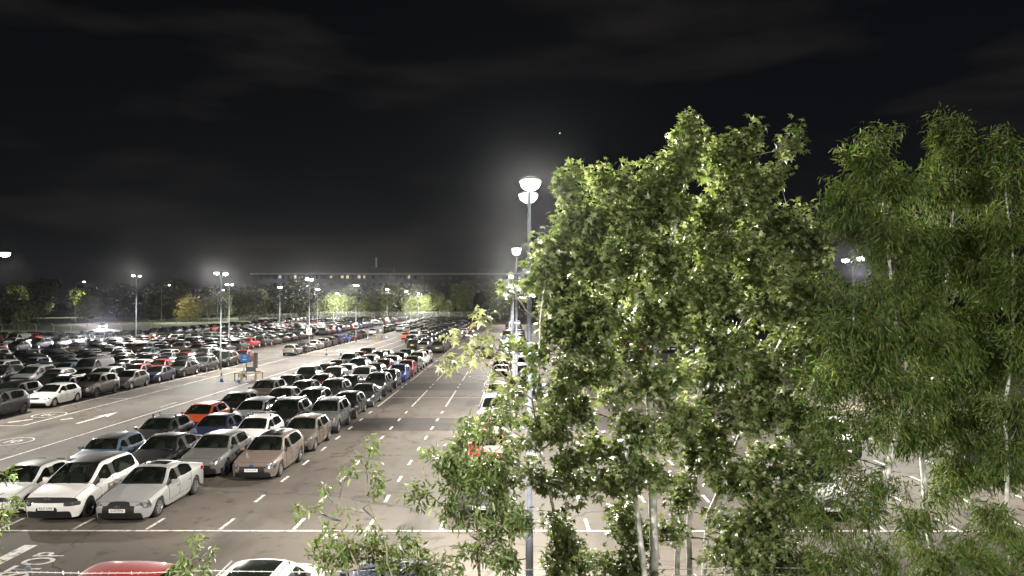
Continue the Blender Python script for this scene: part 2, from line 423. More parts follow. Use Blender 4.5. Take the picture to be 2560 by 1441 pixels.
# ------------------------------------------------------------------ cars
NS = 19
TYPES = {
 # L, W, H, wf, wb, rw(wheel), hf(bonnet edge z), cowl(u,z), header(u), roofend(idx,u,z), rearglass(idx,u,z), tailz, belt(front,rear), roofw, clearance
 'hatch':     dict(L=4.32, W=1.80, H=1.47, wf=.88, wb=2.65, rw=.325, hf=.74, cowl=(1.18, .98), uh=1.98, re=(15, 3.72, 1.40), rg=(17, 4.18, 1.02), tz=.96, belt=(.88, 1.0), rfw=.60, cl=.2, maps=('HHBG', 'BBBB', 'BBBB', 'BFLL')),
 'supermini': dict(L=3.98, W=1.72, H=1.48, wf=.80, wb=2.52, rw=.31, hf=.76, cowl=(1.02, 1.0), uh=1.75, re=(15, 3.45, 1.42), rg=(17, 3.86, 1.02), tz=.97, belt=(.90, 1.0), rfw=.595, cl=.2, maps=('HHBB', 'HHGG', 'BBBB', 'BFLL')),
 'mini':      dict(L=3.88, W=1.74, H=1.42, wf=.74, wb=2.52, rw=.32, hf=.80, cowl=(1.16, .98), uh=1.62, re=(15, 3.5, 1.38), rg=(17, 3.76, 1.0), tz=.95, belt=(.90, .98), rfw=.60, cl=.2, maps=('HHBB', 'HHBG', 'BBBG', 'BFLL')),
 'saloon':    dict(L=4.95, W=1.87, H=1.44, wf=.97, wb=2.87, rw=.335, hf=.71, cowl=(1.45, .94), uh=2.22, re=(13, 3.42, 1.37), rg=(16, 4.58, 1.03), tz=1.0, belt=(.86, .98), rfw=.595, cl=.18, maps=('HHBG', 'HBGG', 'BBGG', 'BFGG')),
 'coupe':     dict(L=4.28, W=1.82, H=1.39, wf=.88, wb=2.58, rw=.33, hf=.70, cowl=(1.25, .93), uh=2.05, re=(14, 3.45, 1.31), rg=(17, 4.15, 1.02), tz=.98, belt=(.86, 1.0), rfw=.585, cl=.17, maps=('HHGG', 'BBBB', 'BBBB', 'BFLL')),
 'estate':    dict(L=4.86, W=1.85, H=1.49, wf=.95, wb=2.85, rw=.335, hf=.75, cowl=(1.38, .97), uh=2.15, re=(16, 4.42, 1.42), rg=(17, 4.74, 1.05), tz=.98, belt=(.88, 1.0), rfw=.60, cl=.18, maps=('HHBB', 'HHGG', 'BBGG', 'BFLL')),
 'suv':       dict(L=4.55, W=1.88, H=1.69, wf=.92, wb=2.68, rw=.36, hf=.92, cowl=(1.22, 1.14), uh=1.92, re=(15, 4.02, 1.62), rg=(17, 4.42, 1.18), tz=1.12, belt=(1.04, 1.14), rfw=.62, cl=.27, maps=('HHGG', 'HBGG', 'BBGG', 'FFLL'), clad=True),
 'crossover': dict(L=4.2, W=1.80, H=1.54, wf=.86, wb=2.6, rw=.34, hf=.86, cowl=(1.18, 1.04), uh=1.9, re=(15, 3.6, 1.46), rg=(17, 4.07, 1.1), tz=1.05, belt=(.97, 1.08), rfw=.60, cl=.24, maps=('HHBB', 'BHBB', 'BBGG', 'BFLL'), clad=True),
 'mpv':       dict(L=4.58, W=1.84, H=1.64, wf=.92, wb=2.82, rw=.335, hf=.84, cowl=(1.0, 1.06), uh=2.02, re=(16, 4.15, 1.58), rg=(17, 4.48, 1.10), tz=1.05, belt=(.96, 1.08), rfw=.62, cl=.2, maps=('GGGG', 'HHBB', 'BBBG', 'BLLL')),
 'van':       dict(L=5.0, W=1.98, H=1.97, wf=.93, wb=2.95, rw=.34, hf=.98, cowl=(.92, 1.20), uh=1.62, re=(16, 4.86, 1.90), rg=(17, 4.93, 1.42), tz=1.18, belt=(1.12, 1.16), rfw=.76, cl=.24, maps=('HHGG', 'HHGG', 'BBBB', 'FFLL'), van=True),
}

def lerp(a, b, t): return a + (b - a) * t

def car_cage(p):
    L, hw, H = p['L'], p['W'] / 2, p['H']
    wf, wr, rw = p['wf'], p['wf'] + p['wb'], p['rw']
    ra = rw + .055                                   # wheel arch radius
    zs, zw = p['cl'], rw
    su = [None] * NS
    su[0] = .30; su[1] = lerp(.30, wf - ra, .5)
    for i, t in zip(range(2, 7), (-1, -.72, 0, .72, 1)): su[i] = wf + ra * t
    for i, t in zip(range(13, 18), (-1, -.72, 0, .72, 1)): su[i] = wr + ra * t
    su[18] = L - .26
    if su[17] > su[18] - .06: su[17] = su[18] - .06
    uc, zc = p['cowl']; uh = p['uh']
    re, ure, zre = p['re']; rg, urg, zrg = p['rg']
    b0 = wf + ra
    for i, t in zip(range(7, 13), (.14, .30, .42, .53, .60, .82)): su[i] = lerp(b0, wr - ra, t)
    # centre line of the top
    tu, tz = [0] * NS, [0] * NS
    for i in range(8):
        f = (su[i] - su[0]) / (su[7] - su[0])
        tu[i] = lerp(.17, uc, f); tz[i] = lerp(p['hf'], zc, f ** .62)
    tu[8], tz[8] = lerp(uc, uh, .5), lerp(zc, H - .03, .55)
    tu[9], tz[9] = uh, H - .035
    for i in range(10, re + 1):
        f = (i - 9) / (re - 9); tu[i] = lerp(uh, ure, f)
        tz[i] = lerp(H - .035, zre, f) + math.sin(math.pi * min(1, f * .9 + .05)) * (.035 + .5 * max(0, H - .035 - zre) * .35)
    for i in range(re + 1, rg + 1):
        f = (i - re) / (rg - re); tu[i] = lerp(ure, urg, f); tz[i] = lerp(zre, zrg, f ** 1.1)
    for i in range(rg + 1, NS):
        f = (i - rg) / (NS - 1 - rg); tu[i] = lerp(urg, L - .04, f); tz[i] = lerp(zrg, p['tz'], f)
    bf, br = p['belt']
    def beltz(i):
        if i <= 7: return lerp(p['hf'] - .07, bf, (su[i] - su[0]) / (su[7] - su[0]))
        z = lerp(bf, br, (su[i] - su[7]) / (su[16] - su[7]))
        return min(z, p['tz'] - .03) if i >= 17 else z
    def hwid(i):
        t = su[i] / L
        return hw * (1 - .10 * max(0, (.16 - t) / .16) ** 1.6 - .085 * max(0, (t - .84) / .16) ** 1.6)
    V = {}
    for s in range(NS):
        w, bz = hwid(s), beltz(s)
        # side rows
        z0 = zs
        if s in (3, 5, 14, 16): z0 = zw + ra * .70
        if s in (4, 15): z0 = zw + ra * 1.06
        if s in (2, 6, 13, 17): z0 = zs + .05
        x0 = .985 if s in (3, 4, 5, 14, 15, 16) else .95
        u = su[s]
        V['D', s, 0] = (w * x0, u, z0)
        k1 = max(lerp(zs, bz, .28), z0 + .035); k2 = max(lerp(zs, bz, .56), k1 + .05); k3 = max(lerp(zs, bz, .82), k2 + .04)
        k3 = min(k3, bz - .03); k2 = min(k2, k3 - .03); k1 = min(k1, k2 - .03)
        V['D', s, 1] = (w * (1.005 if s in (2, 3, 4, 5, 6, 13, 14, 15, 16, 17) else .985), u, k1)
        V['D', s, 2] = (w * 1.0, u, k2)
        V['D', s, 3] = (w * .995, u, k3)
        # top columns: 0 shoulder, 1 cant rail, 2 inside the pillar, 3, 4 centre
        cz, cu = tz[s], tu[s]
        rf = hw * p['rfw'] / .9 * 1.0
        rf = p['rfw'] if p['rfw'] > .5 else rf
        if s < 7:
            V['D', s, 4] = (w * .945, lerp(u, cu + .10, .35), bz)
            for c, fx, dz, du in ((1, .88, .040, .09), (2, .76, .022, .06), (3, .38, .004, .01), (4, 0, 0, 0)):
                V['T', s, c] = (w * fx, cu + du * (1 - s / 9), max(bz + .012, cz - dz))
        else:
            if s == 7: a = 0.0
            elif s == 8: a = .52
            elif s <= re: a = 1.0
            else: a = max(0, 1 - (s - re) / max(1, (rg - re)) ) if s <= rg else 0
            c0u = su[s] if s > 9 else lerp(uc + .16, su[10], (s - 7) / 3)
            V['D', s, 4] = (w * .955, c0u, bz)
            low = (w * .90, w * .845, w * .42)
            top = (rf + .035, rf - .012, rf * .52)
            x1, x2, x3 = (lerp(low[i], top[i], a) for i in range(3))
            sgn = 1 if s <= 9 else (0 if s <= re - 1 else -1)
            e1 = lerp(.16, .10, a) * sgn; e2 = lerp(.11, .06, a) * sgn
            z1 = max(bz + .02, cz - lerp(.05, .095, a)); z2 = max(bz + .028, cz - lerp(.035, .045, a))
            V['T', s, 1] = (x1, cu + e1, z1); V['T', s, 2] = (x2, cu + e2, z2)
            V['T', s, 3] = (x3, cu + e2 * .25, cz - .008); V['T', s, 4] = (0, cu, cz)
    # front and rear faces
    wF, wR = hwid(0), hwid(18)
    hf = p['hf']
    zr_ = [zs - .02, lerp(zs, hf, .34), lerp(zs, hf, .56), lerp(zs, hf, .74)]
    ro = [.08, .0, -.01, .045]
    for k in range(4):
        for c, fx, u in ((0, .965, .30), (1, .82, .135), (2, .58, .05), (3, .40, .022), (4, 0, 0)):
            V['F', k, c] = (wF * fx, u + ro[k], zr_[k] if c else V['D', 0, k][2] * .0 + zr_[k])
    tz_ = p['tz']
    zr2 = [zs + .03, lerp(zs, tz_, .33), lerp(zs, tz_, .50), lerp(zs, tz_, .72)]
    ro = [.06, .0, .03, .05]
    for k in range(4):
        for c, fx, u in ((0, .955, .22), (1, .85, .09), (2, .68, .045), (3, .34, .012), (4, 0, 0)):
            V['B', k, c] = (wR * fx, L - u - ro[k], zr2[k])
    for k in range(4):
        V['D', 0, k] = V['F', k, 0]; V['D', 18, k] = V['B', k, 0]
    def key(kind, a, b):
        if kind == 'T' and b == 0: return ('D', a, 4)
        if kind == 'F': return ('D', 0, a) if b == 0 and a < 4 else (key('T', 0, b) if a == 4 else ('F', a, b))
        if kind == 'B': return ('D', 18, a) if b == 0 and a < 4 else (key('T', 18, b) if a == 4 else ('B', a, b))
        return (kind, a, b)
    faces = []
    swe = {'saloon': 14, 'coupe': 14, 'estate': 16, 'mpv': 16, 'van': 10}.get(p['name'], 15)
    for s in range(NS - 1):
        for c in range(4):
            if s < 7: tag = ('headlight' if s == 0 and p['maps'][0][0] == 'H' else 'body') if c == 0 else 'bonnet'
            elif c == 0:
                tag = 'trim' if s == 7 else 'side_window' if s in (8, 9) else 'pillar' if s == 10 else 'side_window' if 11 <= s < swe else 'body'
                if p.get('van') and s >= 10: tag = 'body'
            elif c == 1: tag = 'body' if s < re or s >= rg else 'body'
            else: tag = 'windscreen' if s in (7, 8) else 'roof' if s < re else 'rear_window' if s < rg else 'boot'
            if p.get('van') and tag == 'rear_window' and c != 2: tag = 'rear_window'
            faces.append(([key('T', s, c), key('T', s + 1, c), key('T', s + 1, c + 1), key('T', s, c + 1)], tag))
        for k in range(4):
            tag = 'body'
            if s == 0 and k == 3: tag = 'headlight' if p['maps'][0][0] == 'H' else 'body'
            elif s == 0 and k == 2 and p['maps'][1][0] == 'H': tag = 'headlight'
            elif s == 17 and k == 3: tag = 'tail_light'
            elif k == 0 and p.get('clad'): tag = 'cladding'
            elif 7 <= s <= 9 and k >= 1: tag = 'front_door'
            elif 10 <= s <= 12 and k >= 1: tag = 'rear_door'
            faces.append(([('D', s, k), ('D', s + 1, k), ('D', s + 1, k + 1), ('D', s, k + 1)], tag))
    T4 = {'H': 'headlight', 'G': 'grille', 'B': 'body', 'F': 'fog_recess', 'L': 'lower_grille'}
    for k in range(4):
        row = p['maps'][3 - k]
        for c in range(4):
            faces.append(([key('F', k, c), key('F', k + 1, c), key('F', k + 1, c + 1), key('F', k, c + 1)], T4[row[c]]))
            tag = 'body'
            if k == 3 and c == 0: tag = 'tail_light'
            if k == 2 and c == 0 and p['name'] in ('hatch', 'mpv', 'suv', 'van', 'estate'): tag = 'tail_light'
            if k == 0: tag = 'cladding' if c > 0 else 'body'
            if k >= 2 and c >= 2: tag = 'boot'
            faces.append(([key('B', k, c), key('B', k + 1, c), key('B', k + 1, c + 1), key('B', k, c + 1)], tag))
    # inward return of the lower edge
    for s in range(NS):
        x, u, z = V['D', s, 0]; V['I', s, 0] = (x - .24, u + (.2 if s == 0 else -.2 if s == 18 else 0), z + .01)
    for s in range(NS - 1):
        faces.append(([('D', s, 0), ('I', s, 0), ('I', s + 1, 0), ('D', s + 1, 0)], 'liner'))
    V = {k: (v[0], v[1] - L / 2, v[2]) for k, v in V.items()}
    return V, faces

TAGS = ['body', 'bonnet', 'roof', 'boot', 'front_door', 'rear_door', 'windscreen', 'rear_window', 'side_window', 'pillar', 'trim', 'headlight', 'tail_light', 'grille', 'lower_grille', 'fog_recess', 'cladding', 'liner']
TAGMAT = dict(body=PAINT, bonnet=PAINT, roof=PAINT, boot=PAINT, front_door=PAINT, rear_door=PAINT, windscreen=GLASS, rear_window=GLASS, side_window=GLASS, pillar=BLACK, trim=BLACK,
              headlight=HEAD, tail_light=TAIL, grille=BLACK, lower_grille=BLACK, fog_recess=BLACK, cladding=BLACK, liner=LINER)

def car_full(p, level):
    """the whole shell, one material slot per tag"""
    V, F = car_cage(p)
    vs, ids, fs, tg = [], {}, [], []
    def vid(k, sx):
        x, u, z = V[k]
        kk = (k, sx) if abs(x) > 1e-5 else (k, 0)
        if kk not in ids: ids[kk] = len(vs); vs.append((x * sx, u, z))
        return ids[kk]
    for sx in (1, -1):
        for q, t in F:
            f = []
            for k in q:
                i = vid(k, sx)
                if i not in f: f.append(i)
            if len(f) < 3: continue
            fs.append(tuple(f)); tg.append(TAGS.index(t))
    me = mesh('shell', vs, fs, [TAGMAT[t] for t in TAGS], tg)
    bm = bmesh.new(); bm.from_mesh(me)
    bmesh.ops.recalc_face_normals(bm, faces=bm.faces[:])
    up = sum(f.normal.z for f in bm.faces if f.material_index in (1, 2))
    if up < 0: bmesh.ops.reverse_faces(bm, faces=bm.faces[:])
    cl = bm.edges.layers.float.new('crease_edge')
    for e in bm.edges:
        t = {f.material_index for f in e.link_faces}
        if len(t) == 2 and TAGS.index('liner') in t: e[cl] = .9
        elif TAGS.index('side_window') in t and len(t) == 2: e[cl] = .35
        elif TAGS.index('windscreen') in t and len(t) == 2: e[cl] = .3
        elif TAGS.index('headlight') in t and len(t) == 2: e[cl] = .5
        elif len(t) == 2 and t & {TAGS.index('grille'), TAGS.index('lower_grille'), TAGS.index('fog_recess')}: e[cl] = .55
    bm.to_mesh(me); bm.free()
    if level:
        o = bpy.data.objects.new('tmp_shell', me); COL.objects.link(o)
        md = o.modifiers.new('s', 'SUBSURF'); md.levels = level; md.render_levels = level
        dg = bpy.context.evaluated_depsgraph_get(); dg.update()
        m2 = bpy.data.meshes.new_from_object(o.evaluated_get(dg))
        bpy.data.objects.remove(o); me = m2
    me.polygons.foreach_set('use_smooth', [True] * len(me.polygons)); me.update()
    return me

def seam_mesh(me):
    tag = {}
    for q in me.polygons:
        for k in q.edge_keys: tag.setdefault(k, set()).add(TAGS[q.material_index])
    P = {'body', 'bonnet', 'front_door', 'rear_door', 'boot'}
    b = MB()
    for (i, j), t in tag.items():
        if len(t) == 2 and t <= P:
            n = (me.vertices[i].normal + me.vertices[j].normal) * .0015
            b.tube([me.vertices[i].co + n, me.vertices[j].co + n], .0055, 3, cap=False)
    return b.me('panel_seam', LINER)

def split_mesh(me, merge):
    """{(tag, side): mesh}; MERGE maps a tag to the part it goes into"""
    nv = len(me.vertices); co = np.empty(nv * 3, 'f'); me.vertices.foreach_get('co', co); co = co.reshape(-1, 3)
    no = np.empty(nv * 3, 'f'); me.vertex_normals.foreach_get('vector', no); no = no.reshape(-1, 3)
    groups = {}
    for pl in me.polygons:
        t = TAGS[pl.material_index]; part = merge.get(t, t)
        side = 0
        if part in ('headlight', 'tail_light', 'front_door', 'rear_door', 'side_window', 'fog_recess', 'pillar', 'window_trim'):
            side = 1 if pl.center.x > 0 else -1
        if part == 'side_window': side *= 1 if pl.center.y < me['bp'] else 2
        groups.setdefault((part, side), []).append((list(pl.vertices), t))
    out = {}
    for (part, side), polys in groups.items():
        idx = {}; vs = []; fs = []; mi = []
        mats = sorted({t for _, t in polys}, key=TAGS.index); ml = []
        for t in mats:
            if TAGMAT[t] not in ml: ml.append(TAGMAT[t])
        for q, t in polys:
            f = []
            for v in q:
                if v not in idx: idx[v] = len(vs); vs.append(v)
                f.append(idx[v])
            fs.append(f); mi.append(ml.index(TAGMAT[t]))
        m = mesh(part, co[vs].tolist(), fs, ml, mi, True)
        m.normals_split_custom_set_from_vertices(no[vs].tolist())
        out[part, side] = m
    return out

def wheel_meshes(rw, style):
    t = MB(); w = .105
    t.lathe([(rw * .66, -w * .9), (rw * .80, -w), (rw * .95, -w * .9), (rw, -w * .6), (rw, w * .6), (rw * .95, w * .9), (rw * .80, w), (rw * .66, w * .9), (rw * .64, w * .4), (rw * .64, -w * .4)], 24, 'X', close=True)
    tyre = t.me('wheel', RUBBER, True)
    r = MB(); n = 5 if style % 2 == 0 else 10
    for sx in (1,):
        r.lathe([(rw * .67, w * .82), (rw * .63, w * .86), (rw * .60, w * .55), (rw * .60, -w * .3)], 24, 'X', mi=0)
        r.lathe([(rw * .60, w * .1), (.001, w * .1)], 20, 'X', mi=1)
        r.lathe([(rw * .15, w * .2), (rw * .15, w * .75), (rw * .1, w * .82), (.001, w * .82)], 12, 'X', mi=0)
        for j in range(n):
            a = 2 * math.pi * j / n; d = .055 if n == 5 else .028
            ca, sa = math.cos(a), math.sin(a)
            def P(rr, off, x): return (x, rr * ca - off * sa, rr * sa + off * ca)
            r._add([P(rw * .12, -d * .7, w * .8), P(rw * .12, d * .7, w * .8), P(rw * .64, d, w * .78), P(rw * .64, -d, w * .78),
                    P(rw * .12, -d * .7, w * .35), P(rw * .12, d * .7, w * .35), P(rw * .64, d, w * .35), P(rw * .64, -d, w * .35)],
                   [(0, 1, 2, 3), (0, 4, 5, 1), (1, 5, 6, 2), (2, 6, 7, 3), (3, 7, 4, 0)], 0)
    rim = r.me('rim', [ALLOY if style < 3 else DARKALLOY, LINER], False)
    return tyre, rim

CAR = {}
def setup_type(name):
    p = dict(TYPES[name]); p['name'] = name
    L, hw = p['L'], p['W'] / 2
    me2, me1, me0 = car_full(p, 2), car_full(p, 1), car_full(p, 0)
    wf, wr, rw = p['wf'] - L / 2, p['wf'] + p['wb'] - L / 2, p['rw']
    bp = lerp(p['wf'] + rw, p['wf'] + p['wb'] - rw, .56) - L / 2
    me2['bp'] = bp; me1['bp'] = bp
    near = split_mesh(me2, {'trim': 'window_trim', 'liner': 'body'})
    mid = split_mesh(me1, {'trim': 'body', 'liner': 'body', 'pillar': 'body', 'bonnet': 'body', 'roof': 'body', 'boot': 'body', 'front_door': 'body', 'rear_door': 'body', 'cladding': 'body', 'fog_recess': 'body', 'lower_grille': 'body'})
    # side windows of the middle distance: one pane a side
    ch = MB(); ch.box((0, 0, .45), (p['W'] - .62, L - .7, .5)); chassis = ch.me('underbody', LINER)
    mm = MB(); x = hw + .06; yb = lerp(p['cowl'][0], p['uh'], .45) - L / 2 + .12; zb = p['belt'][0] + .09
    v = [(-.1, -.05, -.055), (.09, -.045, -.06), (.105, -.04, .055), (-.09, -.05, .06), (-.1, .055, -.055), (.085, .05, -.06), (.1, .05, .055), (-.09, .055, .06)]
    mm._add([(x + a, yb + b, zb + c) for a, b, c in v], [(0, 1, 2, 3), (4, 7, 6, 5), (0, 4, 5, 1), (1, 5, 6, 2), (2, 6, 7, 3), (3, 7, 4, 0)])
    mm.box((hw - .02, yb + .03, zb - .035), (.14, .06, .035), 1)
    mirR = mm.me('wing_mirror', [PAINT, BLACK]); 
    for q in mirR.polygons: q.use_smooth = False
    ml = MB(); ml.v = [(-a, b, c) for a, b, c in mm.v]; ml.f = [tuple(reversed(f)) for f in mm.f]; ml.i = mm.i
    mirL = ml.me('wing_mirror', [PAINT, BLACK])
    # plates
    def plate(y, z, nrm, m):
        b = MB(); b.box((0, y, z), (.52, .015, .115)); return b.me('number_plate', m)
    zp = lerp(p['cl'], p['hf'], .50); zpr = lerp(p['cl'], p['tz'], .58)
    pf, pr = plate(-L / 2 - .012, zp, -1, PLATE_W), plate(L / 2 - .03, zpr, 1, PLATE_Y)
    # door handles
    hands = []
    for sy in (bp - .22, bp + .72):
        b = MB(); b.box((hw - .012, sy, p['belt'][0] - .14), (.035, .17, .026)); hands.append(b)
    # wipers
    wp = MB(); uc, zc = p['cowl']
    for xx in (-.42, .12):
        wp.tube([(xx - .05, uc - L / 2 + .03, zc + .015), (xx + .5, uc - L / 2 + .10, zc + .06)], .009, 5)
    wip = wp.me('wiper', BLACK)
    # roof rails
    rails = []
    yr0, yr1 = p['uh'] - L / 2 + .25, p['re'][1] - L / 2 - .1
    for sx in (1, -1):
        b = MB(); xr = sx * (p['rfw'] - .02); zt = p['H'] - .005
        b.tube([(xr, yr0, zt - .07), (xr, yr0 + .12, zt + .015), (xr, yr1 - .15, zt - .01), (xr, yr1, zt - .12)], .018, 6); rails.append(b.me('roof_rail', ALLOY))
    bars = []
    for yy in (lerp(yr0, yr1, .22), lerp(yr0, yr1, .72)):
        b = MB(); b.box((0, yy, p['H'] + .07), (1.22, .06, .03))
        for sx in (1, -1): b.box((sx * (p['rfw'] - .03), yy, p['H'] + .0), (.05, .07, .13), 1)
        bars.append(b.me('roof_bar', [ALLOY, BLACK]))
    an = MB(); an.tube([(0, yr1 - .05, p['H'] - .06), (0, yr1 + .12, p['H'] + .18)], [.008, .004], 5); aerial = an.me('aerial', BLACK)
    from mathutils.bvhtree import BVHTree
    bvh = BVHTree.FromPolygons([v.co for v in me2.vertices], [tuple(q.vertices) for q in me2.polygons])
    def roof_patch(nm, hx, y0, y1):
        v, f = [], []; nx, ny = 8, 8
        for j in range(ny + 1):
            for i in range(nx + 1):
                x, y = lerp(-hx, hx, i / nx), lerp(y0, y1, j / ny)
                hit = bvh.ray_cast(Vector((x, y, 5)), Vector((0, 0, -1)))[0]
                v.append((x, y, (hit.z if hit else p['H']) + .006))
        for j in range(ny):
            for i in range(nx): k = j * (nx + 1) + i; f.append((k, k + 1, k + nx + 2, k + nx + 1))
        return mesh(nm, v, f, GLASS, None, True)
    sun_roof = roof_patch('sunroof', .42, yr0 + .02, yr0 + .55); pano = roof_patch('glass_roof', .44, yr0 - .08, min(yr1 - .25, yr0 + 1.35))
    def solo(m, nm, seg):
        # far version: shell + plain wheels in one mesh
        co = [tuple(v.co) for v in m.vertices]; fs = [tuple(q.vertices) for q in m.polygons]; mi = [q.material_index for q in m.polygons]
        b = MB(); b.v, b.f, b.i = co, fs, mi
        for y in (wf, wr):
            for sx in (1, -1):
                b.lathe([(.001, sx * (hw - .02)), (rw * .62, sx * (hw - .02)), (rw * .63, sx * (hw - .03)), (rw, sx * (hw - .03)), (rw, sx * (hw - .2))], seg, 'X', (0, y, rw), len(TAGS))
        b.box((0, 0, .45), (p['W'] - .62, L - .7, .5), TAGS.index('liner'))
        return mesh(nm, b.v, b.f, [TAGMAT[t] for t in TAGS] + [RUBBER], b.i, True)
    CAR[name] = dict(p=p, near=near, mid=mid, far=solo(me1, 'far_car', 12), stub=solo(me0, 'stub_car', 8), chassis=chassis, mir=(mirL, mirR), plates=(pf, pr), hands=hands,
                     wip=wip, rails=rails, bars=bars, aerial=aerial, sunroof=sun_roof, pano=pano, wheels=[wheel_meshes(rw, k) for k in range(4)], wpos=(wf, wr), zp=zp)
    CAR[name]['seam'] = seam_mesh(me2)
    for (part, side), m_ in near.items():
        if part in ('windscreen', 'side_window', 'rear_window'):
            for i_, q_ in enumerate(m_.materials):
                if q_ is GLASS: m_.materials[i_] = GLASSC
    # dashboard and seats
    b = MB(); yd = p['cowl'][0] - L / 2 + .28; zd = p['cowl'][1] - .10
    b.box((0, yd, zd), (p['W'] - .42, .42, .16), rx=-.15); b.lathe([(.17, .02), (.19, .0), (.17, -.02), (.155, 0)], 16, c=(0, 0, 0), close=True)
    n0 = len(b.v) - 64
    M_ = Matrix.Translation((.36, yd + .34, zd - .02)) @ Matrix.Rotation(R(62), 4, 'X')
    b.v[n0:] = [tuple(M_ @ Vector(v)) for v in b.v[n0:]]
    CAR[name]['dash'] = b.me('dashboard', CABIN)
    st = MB()
    for pts, ww in ((((0, 0, .05), (0, .48, 0), (0, .62, .12)), .23), (((0, .52, .1), (0, .66, .45), (0, .70, .62)), .22), (((0, .70, .66), (0, .72, .82)), .12)):
        for (a0, a1) in zip(pts, pts[1:]):
            d_ = Vector(a1) - Vector(a0); st.box(tuple((Vector(a0) + Vector(a1)) / 2), (ww * 2, d_.length + .04, .12), rx=math.atan2(d_.z, d_.y))
    CAR[name]['seat'] = st.me('seat', CABIN)
    CAR[name]['seatpos'] = [(sx * .36, yd + .42, p['cl'] + .28) for sx in (1, -1)] + [(sx * .36, yd + 1.32, p['cl'] + .30) for sx in (1, -1)]
    CAR[name]['hmesh'] = []
    for b in hands:
        for sx in (1, -1):
            q = MB(); q.v = [(a * sx, c, d) for a, c, d in b.v]; q.f, q.i = b.f, b.i
            CAR[name]['hmesh'].append((sx, q.me('door_handle', BLACK)))
    for k in range(4):
        t, r = CAR[name]['wheels'][k]
        b = MB(); b.v = [tuple(v.co) for v in t.vertices]; b.f = [tuple(q.vertices) for q in t.polygons]; b.i = [0] * len(b.f)
        n0 = len(b.v); b.v += [tuple(v.co) for v in r.vertices]; b.f += [tuple(n0 + i for i in q.vertices) for q in r.polygons]; b.i += [1 + q.material_index for q in r.polygons]
        CAR[name]['wheels'][k] = (t, r, b.me('wheel', [RUBBER, r.materials[0], LINER], True))
for _n in TYPES: setup_type(_n)

PAINTCOL = {
 'black': (.006, .006, .007), 'charcoal': (.018, .019, .020), 'dark grey': (.045, .046, .048), 'grey': (.105, .105, .10), 'silver': (.30, .30, .29), 'white': (.74, .73, .70),
 'off white': (.50, .48, .44), 'red': (.36, .014, .012), 'orange': (.62, .085, .018), 'dark red': (.16, .012, .012), 'blue': (.018, .055, .30), 'navy': (.012, .018, .060),
 'light blue': (.055, .10, .14), 'brown': (.06, .043, .03), 'bronze': (.165, .128, .106), 'tan grey': (.115, .097, .078), 'pale green': (.30, .35, .30), 'bright blue': (.02, .16, .62)}

CARNAME = {'hatch': 'hatchback_car', 'supermini': 'small_hatchback_car', 'mini': 'small_hatchback_car', 'saloon': 'saloon_car', 'coupe': 'coupe_car', 'estate': 'estate_car', 'suv': 'suv_car', 'crossover': 'crossover_car', 'mpv': 'people_carrier', 'van': 'panel_van'}
CARCAT = {'van': 'van'}

def place_car(typ, colname, x, y, rz, lod, label, group, opts=()):
    """y is the middle of the car"""
    T = CAR[typ]; p = T['p']; colr = PAINTCOL[colname]; name = CARNAME[typ]
    if lod == 2:
        o = add(name, T['far'], None, (x, y, 0), (0, 0, rz), label, CARCAT.get(typ, 'car'), group, color=colr)
        return o
    root = add(name, None, None, (x, y, 0), (0, 0, rz), label, CARCAT.get(typ, 'car'), group)
    root.empty_display_size = .3
    parts = T['near'] if lod == 0 else T['mid']
    body = None
    made = {}
    roofcol = colr
    for q in opts:
        if q.startswith('roof='): roofcol = PAINTCOL[q[5:]]
    for (part, side), me in parts.items():
        o = add(part, me, root, color=roofcol if part == 'roof' else colr)
        made[part, side] = o
        if 'lit' in opts and part == 'headlight':
            o.material_slots[0].link = 'OBJECT'; o.material_slots[0].material = HEAD_ON
            hl = bpy.data.lights.new('headlight_beam', 'SPOT'); hl.energy = 16000; hl.spot_size = R(50); hl.spot_blend = .8; hl.shadow_soft_size = .06; hl.color = (.9, .88, 1.0)
            add('headlight_beam', hl, o, (side * .62, -p['L'] / 2 - .12, .68), (R(88), 0, R(180)))
    add('underbody', T['chassis'], root)
    ws = random.randrange(4)
    for o_ in opts:
        if o_.startswith('wheel'): ws = int(o_[5:])
    t, r, both = T['wheels'][ws]
    hw = p['W'] / 2
    for yy in T['wpos']:
        for sx in (1, -1):
            w = add('wheel', t if lod == 0 else both, root, (sx * (hw - .115), yy, p['rw']), (0, 0, 0 if sx > 0 else math.pi))
            if lod == 0: add('rim', r, w)
    add('wing_mirror', T['mir'][0], root, color=colr); add('wing_mirror', T['mir'][1], root, color=colr)
    if lod == 0 or rz: 
        add('number_plate', T['plates'][1], root)
    pf = add('number_plate', T['plates'][0], root)
    if lod == 0:
        for i, (sx, hm) in enumerate(T['hmesh']):
            par = made.get(('front_door' if i < 2 else 'rear_door', sx))
            if par is not None and not (typ == 'coupe' and i >= 2): add('door_handle', hm, par)
        add('wiper', T['wip'], root)
        add('panel_seam', T['seam'], root)
        add('dashboard', T['dash'], root)
        for sp in T['seatpos'][:2 if typ == 'van' else 4]: add('seat', T['seat'], root, sp)
    if 'rails' in opts:
        for m in T['rails']: add('roof_rail', m, root)
    if 'bars' in opts:
        for m in T['bars']: add('roof_bar', m, root)
    if 'aerial' in opts: add('aerial', T['aerial'], root)
    if 'sunroof' in opts: add('sunroof', T['sunroof'], root)
    if 'pano' in opts: add('glass_roof', T['pano'], root)
    for o_ in opts:
        if o_.startswith('plate='):
            tm = text_mesh(o_[6:], .098, PLATE_INK)
            add('lettering', tm, pf, (0, -p['L'] / 2 - .022, T['zp']), (R(90), 0, 0))
    return root

